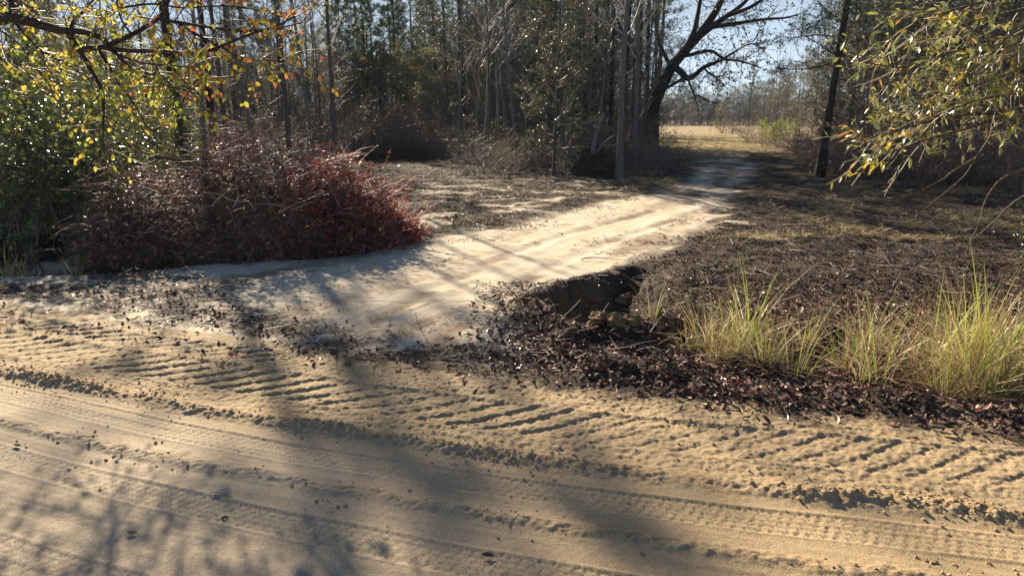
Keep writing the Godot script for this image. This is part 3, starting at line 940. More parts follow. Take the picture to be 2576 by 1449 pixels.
# ---- the uprooted stump with its broken pale limbs
func uprooted_stump() -> void:
	var o := on_ground(1490, 25.5)
	var t := thing("uprooted_stump", "uprooted stump with a dark root mass and pale broken limbs", "stump", o)
	var C := MB.new()
	for i in 13:
		for j in 17:
			var th := PI * i / 12.0
			var ph := TAU * j / 16.0
			var n := Vector3(sin(th) * cos(ph), cos(th), sin(th) * sin(ph))
			C.v.append(Vector3(0, 0.45, 0) + n * Vector3(0.75, 0.6, 0.45) * (1.0 + n_mid.get_noise_3dv(n * 22.0) * 0.9))
			C.c.append(Color(0.06, 0.04, 0.028))
	for i in 12:
		for j in 16:
			var a := i * 17 + j
			C.ix.append_array([a, a + 1, a + 17, a + 1, a + 18, a + 17])
	part(t, "root_mass", C.mesh(), M.soil)
	for s in [[[[1492, 385], [1498, 345], [1506, 320], [1520, 285]], 0.10], [[[1500, 384], [1520, 360], [1545, 340]], 0.06], [[[1455, 400], [1440, 375], [1425, 360]], 0.08], [[[1506, 320], [1490, 290], [1478, 262]], 0.035], [[[1516, 365], [1545, 366], [1560, 352]], 0.03], [[[1498, 350], [1480, 330], [1470, 305]], 0.03]]:
		var b := MB.new()
		var lb := limbs_from(s[0], 25.2, 24.6)
		for i in lb.size(): lb[i] -= o
		tube(b, lb, taper(lb.size(), s[1], float(s[1]) * 0.35), 7, Color(0.42, 0.40, 0.38))
		part(t, "broken_limb", b.mesh(), M.bark)
	for k in 26:
		var r := MB.new()
		var sp := strand(Vector3(rr(-0.7, 0.7), rr(0.2, 1.0), rr(-0.2, 0.4)), (rv() + Vector3.UP * 0.5).normalized(), rr(0.5, 1.4), 5, 0.25, 0.0)
		tube(r, sp, taper(6, rr(0.01, 0.022), 0.004), 4, pick([Color(0.14, 0.10, 0.08), Color(0.25, 0.22, 0.2)]))
		part(t, "root", r.mesh(), M.bark)

# ------------------------------------------------------------------ ground cover
func scatter_leaves() -> void:
	var shapes := []
	for k in 3:
		var b := MB.new()
		var l: float = [0.085, 0.075, 0.095][k]
		var w: float = [0.036, 0.042, 0.034][k]
		var lift: float = [0.35, 0.15, 0.5][k]
		for i in 5:   # a blade curled along its length and cupped across
			var t := i / 4.0
			var ww := w * sin(PI * clampf(0.08 + 0.88 * t, 0, 1))
			var y := lift * l * (t - 0.5) * (t - 0.5)
			b.v.append_array([Vector3(-ww * 0.5, y + ww * 0.28, (t - 0.5) * l), Vector3(0, y, (t - 0.5) * l), Vector3(ww * 0.5, y + ww * 0.28, (t - 0.5) * l)])
			for m in 3: b.c.append(Color.WHITE)
		for i in 4:
			for m in 2:
				var a := i * 3 + m
				b.ix.append_array([a, a + 1, a + 3, a + 1, a + 4, a + 3])
		shapes.append(b.mesh())
	var spots := [[], [], []]
	var tints := [[], [], []]
	var pal := [Color(0.050, 0.027, 0.019), Color(0.080, 0.040, 0.026), Color(0.036, 0.022, 0.017), Color(0.10, 0.056, 0.036), Color(0.095, 0.026, 0.018), Color(0.042, 0.024, 0.018), Color(0.030, 0.020, 0.016), Color(0.20, 0.135, 0.09)]
	var x := -10.0
	var cell := 0.25
	while x < 17.0:
		var d := 2.6
		while d < 34.0:
			var want := leaf_density(x + 0.125, d + 0.125) * cell * cell
			var n := int(want) + (1 if rng.randf() < want - int(want) else 0)
			if absf(x) > 0.82 * d + 2.0: n = 0
			for k in n:
				var px := x + rng.randf() * cell
				var pd := d + rng.randf() * cell
				var inside := px > -7.0 and px < -1.6 and absf(pd - pile_mid(px)) < 1.0
				if inside: continue
				var m := rng.randi() % 3
				if m == 0 and px > 0.4 and rng.randf() < 0.8: m = 1 + rng.randi() % 2
				var bs := Basis.from_euler(Vector3(rng.randfn() * 0.42, rr(0, TAU), rng.randfn() * 0.42))
				if rng.randf() < 0.35: bs = bs * Basis(Vector3.BACK, PI)
				var sc := (0.2 + 0.85 * pow(rng.randf(), 1.7)) * lerpf(1.0, 0.66, smoothstep(6.5, 9.0, pd)) * (0.5 if want < 1.2 else 1.0)
				spots[m].append(Transform3D(bs * Basis.from_scale(Vector3(sc * rr(0.7, 1.3), sc * rr(0.4, 2.2), sc)), Vector3(px, gh(px, pd) + rr(0.004, 0.022), -pd)))
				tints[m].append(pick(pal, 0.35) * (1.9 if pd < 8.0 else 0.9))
			d += cell
		x += cell
	for m in 3:
		var mm := MultiMesh.new()
		mm.transform_format = MultiMesh.TRANSFORM_3D
		mm.use_colors = true
		mm.mesh = shapes[m]
		mm.instance_count = spots[m].size()
		for i in spots[m].size():
			mm.set_instance_transform(i, spots[m][i])
			mm.set_instance_color(i, tints[m][i])
		var o := MultiMeshInstance3D.new()
		o.name = numbered(["leaf_litter", "leaf_litter", "leaf_litter"][m])
		o.multimesh = mm
		o.material_override = M.litter if m == 0 else M.litter_dull
		add_child(o)
		o.set_meta("kind", "stuff")
		o.set_meta("label", "brown and dark red fallen leaves covering the ground")
		o.set_meta("category", "leaf litter")
	print("litter ", spots[0].size() + spots[1].size() + spots[2].size())

func scatter_crumbs() -> void:   # crumbs of sand thrown up along the ridges
	var b := MB.new()
	for i in 5:
		for j in 6:
			var th := PI * i / 4.0
			var ph := TAU * j / 6.0
			var n := Vector3(sin(th) * cos(ph), cos(th), sin(th) * sin(ph))
			b.v.append(n * Vector3(1.0, 0.7, 0.85) * (1.0 + n_mid.get_noise_3dv(n * 60.0) * 0.7))
			b.c.append(Color.WHITE)
	for i in 4:
		for j in 6:
			var a := i * 6 + j
			var a2 := i * 6 + (j + 1) % 6
			b.ix.append_array([a, a + 6, a2, a2, a + 6, a2 + 6])
	var xf := []
	var col := []
	for k in 90000:
		var x := rr(-5.5, 4.5)
		var d := rr(2.7, 8.5)
		if absf(x) > 0.82 * d + 0.5: continue
		var q := road_q(x, d)
		var rim := look(sdf_pit, x, d)
		if q > road_edge(x) + 0.3 and (x > 1.6 or absf(rim) > 0.25): continue
		var p := x * 0.962 - d * 0.274
		var wob := 0.05 * n_mid.get_noise_1d(p * 16.0)
		var want := 0.003 + 0.9 * exp(-pow((q - 0.10 - wob * 2.0) / 0.19, 2.0)) + 0.4 * exp(-pow((q + 0.60 - wob * 2.0) / 0.16, 2.0)) + (0.5 if absf(rim) < 0.25 else 0.0) + 0.10 * smoothstep(0.0, 0.3, q) + 0.25 * exp(-pow((q - 0.93) / 0.06, 2.0))
		if rng.randf() > want * (0.35 + 1.6 * n_mid.get_noise_2d(x * 8.0, d * 8.0)): continue
		var r := 0.0025 + 0.012 * pow(rng.randf(), 4.0)
		xf.append(Transform3D(Basis.from_euler(Vector3(rr(0, 6), rr(0, 6), rr(0, 6))).scaled(Vector3.ONE * r), Vector3(x, gh(x, d) + tread(x, d) + r * 0.3, -d)))
		col.append(pick([Color(0.36, 0.265, 0.155), Color(0.30, 0.205, 0.11), Color(0.40, 0.31, 0.20)], 0.2))
	var mm := MultiMesh.new()
	mm.transform_format = MultiMesh.TRANSFORM_3D
	mm.use_colors = true
	mm.mesh = b.mesh()
	mm.instance_count = xf.size()
	for i in xf.size():
		mm.set_instance_transform(i, xf[i])
		mm.set_instance_color(i, col[i])
	var o := MultiMeshInstance3D.new()
	o.name = "sand_crumbs"
	o.multimesh = mm
	o.material_override = M.crumb
	add_child(o)
	o.set_meta("kind", "stuff")
	o.set_meta("label", "small crumbs of damp sand along the road's tyre ridges")
	o.set_meta("category", "sand")
	print("crumbs ", xf.size())

func scatter_twigs() -> void:
	var B := MB.new()
	for k in 7000:
		var d := 6.0 + 26.0 * pow(rng.randf(), 1.5)
		var x := rr(-7.0, 14.0)
		if absf(x) > 0.8 * d + 1.0 or leaf_density(x, d) < rr(10.0, 150.0): continue
		var a := rr(0, TAU)
		var l := rr(0.1, 0.45)
		var p := Vector3(x, gh(x, d) + rr(0.01, 0.03), -d)
		var sp := strand(p, Vector3(cos(a), rr(-0.02, 0.16), sin(a)).normalized(), l, 3, 0.15, 0.0)
		tube(B, sp, taper(4, rr(0.003, 0.007), 0.002), 3, pick([Color(0.13, 0.09, 0.07), Color(0.28, 0.22, 0.17), Color(0.09, 0.06, 0.05)]))
	var o := part(self, "fallen_twigs", B.mesh(), M.twig, "stuff")
	o.set_meta("label", "small broken twigs lying among the fallen leaves")
	o.set_meta("category", "twigs")

func scatter_dry_grass() -> void:
	var b := MB.new()
	for k in 16:
		var a := rr(0, TAU)
		blade(b, Vector3(cos(a), 0, sin(a)) * rr(0, 0.07), Vector3(cos(a) * 0.5, 1, sin(a) * 0.5).normalized(), rr(0.10, 0.24), 0.008, Vector3(cos(a) * 0.5, -0.45, sin(a) * 0.5), Color.WHITE)
	var xf := []
	var col := []
	for k in 26000:
		var d := 12.0 + 60.0 * pow(rng.randf(), 1.6)
		var x := rr(-6.0, 0.42 * d + 8.0) if d < 30.0 else rr(5.0 + (d - 30.0) * 0.1, 30.0 + (d - 30.0) * 0.3)
		var s := sandy(x, d)
		var want := smoothstep(0.0, 0.35, n_big.get_noise_2d(x * 9.0 + 30.0, d * 9.0))
		if d > 36.0: want = 1.0
		if s > -0.2 and d < 36.0: want *= 0.03
		if x < 4.0 and d < 36.0: want *= 0.07
		elif d < 20.0: want *= 0.5
		if rng.randf() > want: continue
		var sc := rr(0.6, 1.3)
		xf.append(Transform3D(Basis(Vector3.UP, rr(0, TAU)).scaled(Vector3(sc, sc * (0.75 if d > 36.0 else 1.0), sc)), Vector3(x, gh(x, d) - 0.005, -d)))
		col.append(pick([Color(0.34, 0.26, 0.13), Color(0.28, 0.21, 0.10), Color(0.38, 0.30, 0.17), Color(0.25, 0.21, 0.09)], 0.2))
	var mm := MultiMesh.new()
	mm.transform_format = MultiMesh.TRANSFORM_3D
	mm.use_colors = true
	mm.mesh = b.mesh()
	mm.instance_count = xf.size()
	for i in xf.size():
		mm.set_instance_transform(i, xf[i])
		mm.set_instance_color(i, col[i])
	var o := MultiMeshInstance3D.new()
	o.name = "dry_grass"
	o.multimesh = mm
	o.material_override = M.straw
	add_child(o)
	o.set_meta("kind", "stuff")
	o.set_meta("label", "short dry tan grass along the track and field")
	o.set_meta("category", "grass")
	print("grass ", xf.size())

func grass_tufts() -> void:
	var green := [Color(0.32, 0.40, 0.06), Color(0.42, 0.48, 0.08), Color(0.24, 0.32, 0.05), Color(0.46, 0.45, 0.12)]
	var straw := [Color(0.46, 0.36, 0.22), Color(0.40, 0.29, 0.17), Color(0.52, 0.43, 0.29), Color(0.33, 0.19, 0.10), Color(0.30, 0.30, 0.09)]
	var kinds := []
	for k in 8:
		var gr := k < 4
		var t := thing("grass_tuft", ("tall yellow-green grass tuft in the ditch strip beside the road" if gr else "straw-coloured dry grass tuft in the ditch strip beside the road"), "grass", Vector3.ZERO, 0, "grass tufts in the ditch strip")
		var b := MB.new()
		for m in (20 if gr else 34):
			var a := rr(0, TAU)
			var lean := rr(0.03, 0.35) if gr else rr(0.05, 0.7)
			var is_straw := rng.randf() < (0.5 if gr else 0.9)
			var l := rr(0.25, 0.95) if gr else rr(0.15, 0.75)
			if is_straw: lean *= rr(0.8, 2.2)
			blade(b, Vector3(cos(a), 0, sin(a)) * rr(0, 0.16), Vector3(cos(a) * lean, 1, sin(a) * lean).normalized(), l, rr(0.005, 0.012) if not is_straw else rr(0.004, 0.009), Vector3(cos(a) * 0.35, -rr(0.02, 0.3), sin(a) * 0.35) * (rr(0.1, 0.7) if not is_straw else rr(0.2, 1.6)), pick(straw if is_straw else green, 0.25))
		for m in 22:   # dead thatch at its foot
			var a := rr(0, TAU)
			var lean := rr(0.9, 4.0)
			blade(b, Vector3(rr(-0.2, 0.2), 0.0, rr(-0.2, 0.2)), Vector3(cos(a) * lean, 1, sin(a) * lean).normalized(), rr(0.12, 0.42), rr(0.004, 0.009), Vector3(cos(a) * 0.3, -rr(0.05, 0.35), sin(a) * 0.3), pick(straw, 0.3))
		for m in 2:   # a bare stalk
			blade(b, Vector3(rr(-0.1, 0.1), 0.0, rr(-0.1, 0.1)), Vector3(rr(-0.3, 0.3), 1, rr(-0.3, 0.3)).normalized(), rr(0.6, 1.05), 0.005, Vector3(rr(-0.2, 0.2), -0.05, rr(-0.2, 0.2)), pick([Color(0.28, 0.16, 0.09), Color(0.42, 0.33, 0.22)], 0.2))
		part(t, "foliage", b.mesh(), M.grass)
		kinds.append(t)
	var i := 0
	for k in 62:
		var f := pow(rng.randf(), 0.75)
		var u := lerpf(1640, 2640, f)
		var v := lerpf(862, 1003, f) - rr(-6, 105) * lerpf(0.35, 1.0, f)
		var r := ray(u, v)
		var d := -EYE / r.y
		var x := r.x * d
		var src: Node3D = kinds[i % 8]
		var gl := Vector3(x, gh(x, d) - 0.01, -d)
		var sc := rr(0.65, 1.35) * lerpf(0.75, 1.12, f)
		if i < 8:
			put(kinds[i], gl, rr(0, TAU), sc)
		else: copy(src, gl, rr(0, TAU), sc)
		i += 1
	for s in [[1640, 820, 0.75], [1755, 850, 0.9], [1800, 880, 1.05], [2130, 900, 0.95], [2480, 960, 1.5], [2440, 950, 1.4], [2565, 960, 1.0], [40, 690, 0.8], [66, 692, 0.6], [185, 694, 0.55], [12, 694, 0.7]]:
		var r := ray(s[0], s[1])
		var d := -EYE / r.y
		var left: bool = s[0] < 500
		copy(kinds[i % 3], Vector3(r.x * d, gh(r.x * d, d) - 0.01, -d), rr(0, TAU), s[2], "tall green grass tuft at the driveway's edge under the evergreen shrubs" if left else "", "grass tufts under the shrubs" if left else "")
		i += 1

func small_things() -> void:
	# the mouth of the culvert
	var mouth := at(1376, 803, 7.28)
	var o := Vector3(mouth.x, mouth.y - 0.09, -7.28)
	var t := thing("culvert_pipe", "dark open end of a culvert pipe in the wall of the pit", "culvert", o)
	var b := MB.new()
	var axis := Vector3(-0.15, -0.02, -1.0).normalized()
	var c := Vector3(0, 0.09, 0)
	for ring in [[0.5, 0.095], [0.0, 0.095], [0.0, 0.085], [0.6, 0.085], [0.6, 0.001]]:
		tube_ring(b, c + axis * float(ring[0]), axis, ring[1], 20, Color(0.17, 0.15, 0.13))
	ring_faces(b, 5, 20)
	part(t, "pipe", b.mesh(), M.soil)
	# clods of yellow earth round the pit
	var labs := ["large yellow earth clod on the pit's far slope", "rounded ochre clod at the pit's lip near the grass", "crumbled ochre clod beside the leaf drift at the pit's lip", "small yellow clod above the culvert mouth", "flat ochre clod at the foot of the grass"]
	var i := 0
	for s in [[1572, 742, 0.13], [1505, 858, 0.12], [1548, 868, 0.10], [1335, 790, 0.09], [1590, 866, 0.08]]:
		var r := ray(s[0], s[1])
		var d := -(EYE + (0.2 if i == 0 else 0.05)) / r.y
		var p := Vector3(r.x * d, gh(r.x * d, d), -d)
		var ct := thing("dirt_clod", labs[i], "dirt clod", p)
		var m := MB.new()
		for a in 9:
			for e in 13:
				var th := PI * a / 8.0
				var ph := TAU * e / 12.0
				var n := Vector3(sin(th) * cos(ph), cos(th), sin(th) * sin(ph))
				m.v.append(Vector3(0, float(s[2]) * 0.3, 0) + n * float(s[2]) * Vector3(1.0, 0.65, 0.8) * (1.0 + n_mid.get_noise_3dv(n * 55.0 + Vector3(i * 30, 0, 0)) * 1.1))
				m.c.append(Color(0.24, 0.16, 0.08))
		for a in 8:
			for e in 12:
				var k := a * 13 + e
				m.ix.append_array([k, k + 13, k + 1, k + 1, k + 13, k + 14])
		part(ct, "lump", m.mesh(), M.soil)
		i += 1
	# single leaves on the packed road
	var ll := ["long pale curled leaf lying on the packed road", "dark brown leaf standing on edge on the packed road", "small grey leaf near the road's shadowed side", "small curled grey leaf on bare packed sand", "dark twig end lying flat on the packed road", "red leaf alone on the pale driveway"]
	i = 0
	for s in [[556, 1237, 0.13, Color(0.42, 0.36, 0.29)], [1228, 1395, 0.075, Color(0.09, 0.045, 0.025)], [42, 1122, 0.06, Color(0.15, 0.11, 0.08)], [330, 1337, 0.055, Color(0.22, 0.16, 0.11)], [565, 1297, 0.05, Color(0.1, 0.07, 0.05)], [1343, 803, 0.08, Color(0.35, 0.04, 0.02)]]:
		var r := ray(s[0], s[1])
		var d := -EYE / r.y
		var p := Vector3(r.x * d, gh(r.x * d, d) + tread(r.x * d, d) + 0.004, -d)
		var lt := thing("fallen_leaf", ll[i], "leaf", p, rr(-0.4, 0.4))
		var m := MB.new()
		var l: float = s[2]
		var w: float = l * (0.2 if i == 0 else 0.45)
		for e in 7:
			var f := e / 6.0
			var ww := w * sin(PI * clampf(0.06 + 0.9 * f, 0, 1))
			var y := 0.5 * l * (f - 0.5) * (f - 0.5) + 0.002
			m.v.append_array([Vector3((f - 0.5) * l, y + ww * 0.45, -ww * 0.5), Vector3((f - 0.5) * l, y, 0), Vector3((f - 0.5) * l, y + ww * 0.45, ww * 0.5)])
			for g in 3: m.c.append(s[3])
		for e in 6:
			for g in 2:
				var k := e * 3 + g
				m.ix.append_array([k, k + 1, k + 3, k + 1, k + 4, k + 3])
		part(lt, "blade", m.mesh(), M.litter)
		i += 1
	# a stick at the rim of the pit and a few on the cleared ground
	var sl := ["bent bare stick lying at the rim of the pit", "bare stick leaning over the pit's leaves", "thin grey stick standing in the pit's litter", "pale stick lying across the leaf litter near the thicket", "forked grey stick lying on the cleared ground by the woods", "long bare stick at the foot of the grey trees"]
	i = 0
	for s in [[[[1462, 655], [1470, 650], [1500, 648], [1530, 652]], 10.6, 10.6, 0.012], [[[1405, 845], [1440, 812], [1460, 790]], 7.0, 7.4, 0.008], [[[1485, 868], [1510, 845], [1530, 815]], 6.7, 6.9, 0.007], [[[2230, 440], [2270, 452], [2330, 463]], 24.0, 23.0, 0.02], [[[1090, 436], [1130, 425], [1180, 430]], 28.0, 28.5, 0.03], [[[1560, 462], [1600, 463], [1640, 460]], 23.5, 23.4, 0.025]]:
		var lb := limbs_from(s[0], s[1], s[2])
		var lowest := 1e9
		for q in lb: lowest = minf(lowest, q.y - gh(q.x, -q.z))
		var st := thing("fallen_stick", sl[i], "stick", lb[0])
		for q in lb.size(): lb[q] -= st.position + Vector3(0, lowest - 0.01, 0)
		var m := MB.new()
		tube(m, lb, taper(lb.size(), s[3], float(s[3]) * 0.4), 5, Color(0.30, 0.24, 0.19))
		part(st, "stem", m.mesh(), M.twig)
		i += 1
	# the overhead wire
	var wt := thing("overhead_wire", "thin overhead wire crossing the sky behind the bare saplings", "wire", Vector3(-45, 8.4, -42))
	var wb := MB.new()
	var wp := PackedVector3Array()
	for k in 25:
		var f := k / 24.0
		wp.append(Vector3(62.0 * f, -1.1 * sin(PI * f) + 1.2 * f, -3.0 * f))
	tube(wb, wp, taper(25, 0.011, 0.011), 5, Color(0.05, 0.05, 0.05))
	part(wt, "strand", wb.mesh(), M.twig)

func tube_ring(b: MB, c: Vector3, axis: Vector3, r: float, n: int, col: Color) -> void:
	var u := axis.cross(Vector3.UP).normalized()
	var w := axis.cross(u)
	for k in n:
		b.v.append(c + (u * cos(TAU * k / n) + w * sin(TAU * k / n)) * r)
		b.c.append(col)

func ring_faces(b: MB, rings: int, n: int) -> void:
	for i in rings - 1:
		for k in n:
			var a := i * n + k
			var a2 := i * n + (k + 1) % n
			b.ix.append_array([a, a + n, a2, a2, a + n, a2 + n])

# ------------------------------------------------------------------ the woods
var kinds := {}

func place(kind: String, u: float, d: float, sc: float, label: String, group: String, lean := 0.0, turn := -1.0) -> Node3D:
	var p := on_ground(u, d)
	p.y -= 0.03
	if turn < 0.0: turn = rr(0, TAU)
	var k: Dictionary = kinds[kind]
	var o: Node3D = k.node
	if k.used:
		o = copy(k.node, p, turn, sc, label, group, lean)
	else:
		k.used = true
		put(o, p, turn, sc, lean)
		o.set_meta("label", label)
	if group: o.set_meta("group", group)
	elif o.has_meta("group"): o.remove_meta("group")
	return o

func keep(key: String, node: Node3D) -> void:
	kinds[key] = {"node": node, "used": false}

func make_kinds() -> void:
	keep("pine_a", make_pine("pine_tree", "pine", "", 17.0, 0.19, 0.5, 2.6, 12, 4, 9, 12, 0.30, 0.026, BARK_DARK))
	keep("pine_b", make_pine("pine_tree", "pine", "", 15.0, 0.15, 0.42, 2.2, 12, 4, 8, 12, 0.30, 0.026, BARK_DARK))
	keep("pine_c", make_pine("pine_tree", "pine", "", 10.0, 0.11, 0.16, 2.1, 15, 4, 8, 12, 0.28, 0.026, BARK_DARK, 0.0, true))
	keep("pine_d", make_pine("pine_tree", "pine", "", 11.0, 0.12, 0.3, 1.9, 13, 4, 9, 12, 0.28, 0.026, BARK_DARK, 0.01, true))
	var S := bare_spec(BARK_GREY)
	keep("bare_a", make_bare("bare_sapling", "sapling", "", 11.0, 0.075, S))
	S = bare_spec(BARK_PALE)
	S.n = 16
	S.start = 0.35
	keep("bare_b", make_bare("bare_sapling", "sapling", "", 12.0, 0.07, S))
	S = bare_spec(BARK_GREY)
	S.n = 26
	S.blen = 0.3
	keep("bare_c", make_bare("bare_tree", "tree", "", 12.0, 0.12, S))
	S = bare_spec(BARK_GREY)
	S.n = 14
	S.blen = 0.2
	keep("bare_d", make_bare("bare_sapling", "sapling", "", 8.0, 0.045, S, 3))
	S = bare_spec(BARK_PALE * 0.9)
	S.n = 26
	S.start = 0.3
	S.blen = 0.22
	keep("grey_trunk", make_bare("grey_tree", "tree", "", 15.0, 0.122, S))
	# brown thicket: bare stems and brambles
	for k in 4:
		S = {"seg": 0.3, "wob": 0.26, "trop": [0.02, -0.03, 0.0, 0.05][k], "bark": [Color(0.17, 0.135, 0.115), Color(0.20, 0.14, 0.115), Color(0.14, 0.12, 0.10), Color(0.17, 0.14, 0.12)][k], "nch": [7, 4], "lo": [0.1, 0.1], "ratio": [0.5, 0.55], "ang": [25, 75], "rmin": 0.004, "leaves": [3, 5, 2, 0][k], "leaf_lvl": 2, "leaf_l": 0.075, "leaf_w": 0.45, "pal": [[Color(0.14, 0.075, 0.045), Color(0.17, 0.10, 0.06), Color(0.10, 0.09, 0.04)], [Color(0.13, 0.055, 0.04), Color(0.16, 0.08, 0.05)], [Color(0.09, 0.10, 0.04), Color(0.12, 0.11, 0.05)], [Color(0.2, 0.1, 0.05)]][k], "lean": 0.9}
		keep("thicket_%d" % k, make_bush("thicket_shrub", "shrub", "", "shrub", 2.6, 3.0, 20, S, M.leaf, 0.016))
	# evergreen shrubs with small bright leaves
	for k in 2:
		S = {"seg": 0.3, "wob": 0.2, "trop": 0.03, "bark": Color(0.13, 0.11, 0.085), "nch": [8, 5], "lo": [0.25, 0.15], "ratio": [0.42, 0.5], "ang": [25, 65], "rmin": 0.003, "leaves": 5, "leaf_lvl": 1, "leaf_l": 0.088, "leaf_w": 0.5, "round": 1, "pal": [Color(0.075, 0.095, 0.03), Color(0.22, 0.25, 0.045), Color(0.06, 0.078, 0.03), Color(0.085, 0.105, 0.035), Color(0.05, 0.066, 0.028), Color(0.12, 0.145, 0.04)], "lean": 0.55}
		keep("evergreen_%d" % k, make_bush("evergreen_shrub", "shrub", "", "shrub", 3.4, 2.2, 16, S, M.leaf_gloss, 0.02))
	# leafy trees
	S = {"seg": 0.4, "wob": 0.16, "trop": 0.03, "bark": BARK_GREY, "nch": [6, 4], "lo": [0.2, 0.15], "ratio": [0.5, 0.55], "ang": [25, 65], "rmin": 0.005, "leaves": 8, "leaf_lvl": 1, "leaf_l": 0.085, "leaf_w": 0.45, "pal": [Color(0.08, 0.095, 0.045), Color(0.10, 0.115, 0.05), Color(0.065, 0.075, 0.038), Color(0.14, 0.115, 0.065)]}
	keep("holly", make_evergreen("glossy_evergreen", "tree", "", 9.0, 3.4, 0.07, 66, S, M.leaf_gloss, 0.08))
	S.leaf_l = 0.11
	S.pal = [Color(0.085, 0.105, 0.04), Color(0.11, 0.125, 0.05), Color(0.065, 0.08, 0.035), Color(0.15, 0.14, 0.06)]
	keep("oak_a", make_evergreen("evergreen_oak", "tree", "", 11.0, 6.0, 0.13, 62, S, M.leaf, 0.12))
	S.leaves = 6
	S.pal = [Color(0.10, 0.105, 0.05), Color(0.15, 0.135, 0.065), Color(0.18, 0.14, 0.07), Color(0.08, 0.09, 0.04)]
	keep("oak_b", make_evergreen("evergreen_oak", "tree", "", 9.0, 5.0, 0.10, 56, S, M.leaf, 0.18))
	S.leaves = 7
	S.pal = [Color(0.14, 0.155, 0.04), Color(0.19, 0.19, 0.05), Color(0.22, 0.18, 0.05), Color(0.11, 0.12, 0.04)]
	keep("oak_c", make_evergreen("leafy_sapling", "tree", "", 7.5, 3.6, 0.06, 44, S, M.leaf_thin, 0.15))

func woods() -> void:
	make_kinds()
	# ---- one by one, as the photograph shows them
	place("pine_a", 466, 21.5, 0.9, "thick dark pine trunk rising straight out of the brush heap's far side", "")
	place("pine_b", 548, 25, 0.95, "dark pine trunk beside the orange leaves, behind the brush heap", "")
	place("pine_b", 722, 39, 0.9, "slim dark pine between the bare saplings behind the brush heap", "")
	place("pine_c", 872, 47, 1.0, "bushy young pine at the edge of the open sky", "", 0.0, 1.0)
	place("pine_d", 945, 50, 1.0, "narrow young pine above the brown thicket", "")
	place("pine_d", 990, 56, 1.05, "young pine half hidden above the brown thicket", "")
	place("pine_b", 1122, 46, 0.92, "dark pine with a full crown over the cleared bay", "")
	place("pine_b", 1225, 52, 1.0, "pine crown behind the cluster of slim trunks", "")
	place("pine_a", 1340, 50, 0.9, "pine behind the glossy evergreen", "")
	place("pine_a", 1535, 36, 0.82, "dark pine trunk between the glossy evergreen and the grey trees", "", 0.02)
	place("pine_b", 1640, 48, 0.95, "pine standing behind the leaning oak", "")
	place("pine_a", 1590, 42, 0.8, "pine behind the pair of grey trunks", "")
	place("grey_trunk", 1558, 24.2, 1.0, "straight grey mottled trunk at the corner of the driveway", "", -0.005)
	place("grey_trunk", 1592, 26.5, 0.9, "grey mottled trunk that leans away behind its straight neighbour", "", -0.06)
	place("bare_a", 1612, 32, 0.9, "thin pale trunk beside the leaning oak's foot", "", -0.01)
	place("holly", 1392, 25.2, 1.0, "tall glossy-leaved evergreen with silvery glints at the wood's corner", "")
	place("holly", 1450, 30, 0.85, "second glossy evergreen behind the uprooted stump", "")
	for k in 9:
		place("pine_a", [1400, 1450, 1490, 1510, 1560, 1600, 1620, 1650, 1470][k], [38, 36, 42, 35, 38, 37, 45, 50, 33][k], [0.85, 0.9, 1.0, 0.8, 0.95, 0.85, 1.0, 1.0, 0.78][k], "tall pine among the trunks between the stump and the leaning oak", "pines at the wood's corner", rr(-0.015, 0.015))
	for k in 8:
		place(["pine_a", "pine_b"][k % 2], [630, 690, 800, 905, 1040, 1080, 600, 1010][k], [52, 60, 66, 58, 62, 68, 46, 70][k], rr(0.85, 1.0), "tall pine standing in the stand round the cleared bay", "pines round the cleared bay", rr(-0.015, 0.015))
	for k in 4:
		place(["oak_c", "oak_b"][k % 2], [880, 960, 1030, 1110][k], [47, 49, 48, 50][k], [0.85, 0.8, 0.9, 0.9][k], "olive tree rising behind the brown thicket of the cleared bay", "olive trees behind the cleared bay")
	for k in 26:
		place(["bare_b", "bare_a", "bare_b", "bare_d"][k % 4], lerpf(1130, 1640, (k + rng.randf()) / 26.0), rr(29, 42), rr(0.7, 1.0), "slim pale trunk standing among the pines of the wood's corner", "slim trunks at the wood's corner", rr(-0.03, 0.03))
	for k in 9:
		place(["oak_a", "pine_a", "pine_b"][k % 3], [1130, 1165, 1200, 1235, 1270, 1100, 1295, 1250, 1180][k], [41, 39, 44, 40, 42, 45, 38, 48, 50][k], [0.95, 0.9, 0.95, 0.95, 0.85, 0.95, 0.9, 0.95, 1.0][k], "tall tree behind the slim trunks beside the cleared bay", "tall trees behind the slim trunks", rr(-0.015, 0.015))
	for k in 5:
		place("oak_a", [1360, 1400, 1440, 1480, 1520][k], [46, 50, 45, 52, 48][k], rr(0.95, 1.1), "broad evergreen oak behind the pines of the wood's corner", "broad oaks behind the wood's corner")
	for s in [["bare_a", 590, 20.0, 1.15], ["bare_b", 655, 22.5, 1.1], ["bare_a", 735, 20.5, 1.15], ["bare_b", 795, 23.5, 1.1], ["bare_a", 850, 22.0, 1.05], ["bare_b", 520, 19.5, 1.1]]:
		place(s[0], s[1], s[2], s[3], "slender bare tree standing close behind the brush heap", "slender trees close behind the brush heap", rr(-0.04, 0.04))
	for k in 10:
		place(["pine_c", "pine_d"][k % 2], [610, 680, 850, 900, 930, 1000, 1050, 1090, 1150, 1010][k], [52, 60, 50, 58, 48, 54, 62, 52, 58, 70][k], rr(0.85, 1.15), "bushy green young pine rising over the thicket", "young pines over the thicket")
	for s in [[1196, 33, 0.9], [1216, 30.5, 1.05], [1242, 33, 1.0], [1256, 31.5, 0.95], [1278, 32, 1.0], [1300, 34, 1.0], [1170, 36, 0.9], [1330, 30, 0.8]]:
		place(["bare_b", "bare_a"][int(s[0]) % 2], s[0], s[1], s[2], "slim pale trunk in the cluster beside the cleared bay", "slim trunks beside the cleared bay", rr(-0.02, 0.02))
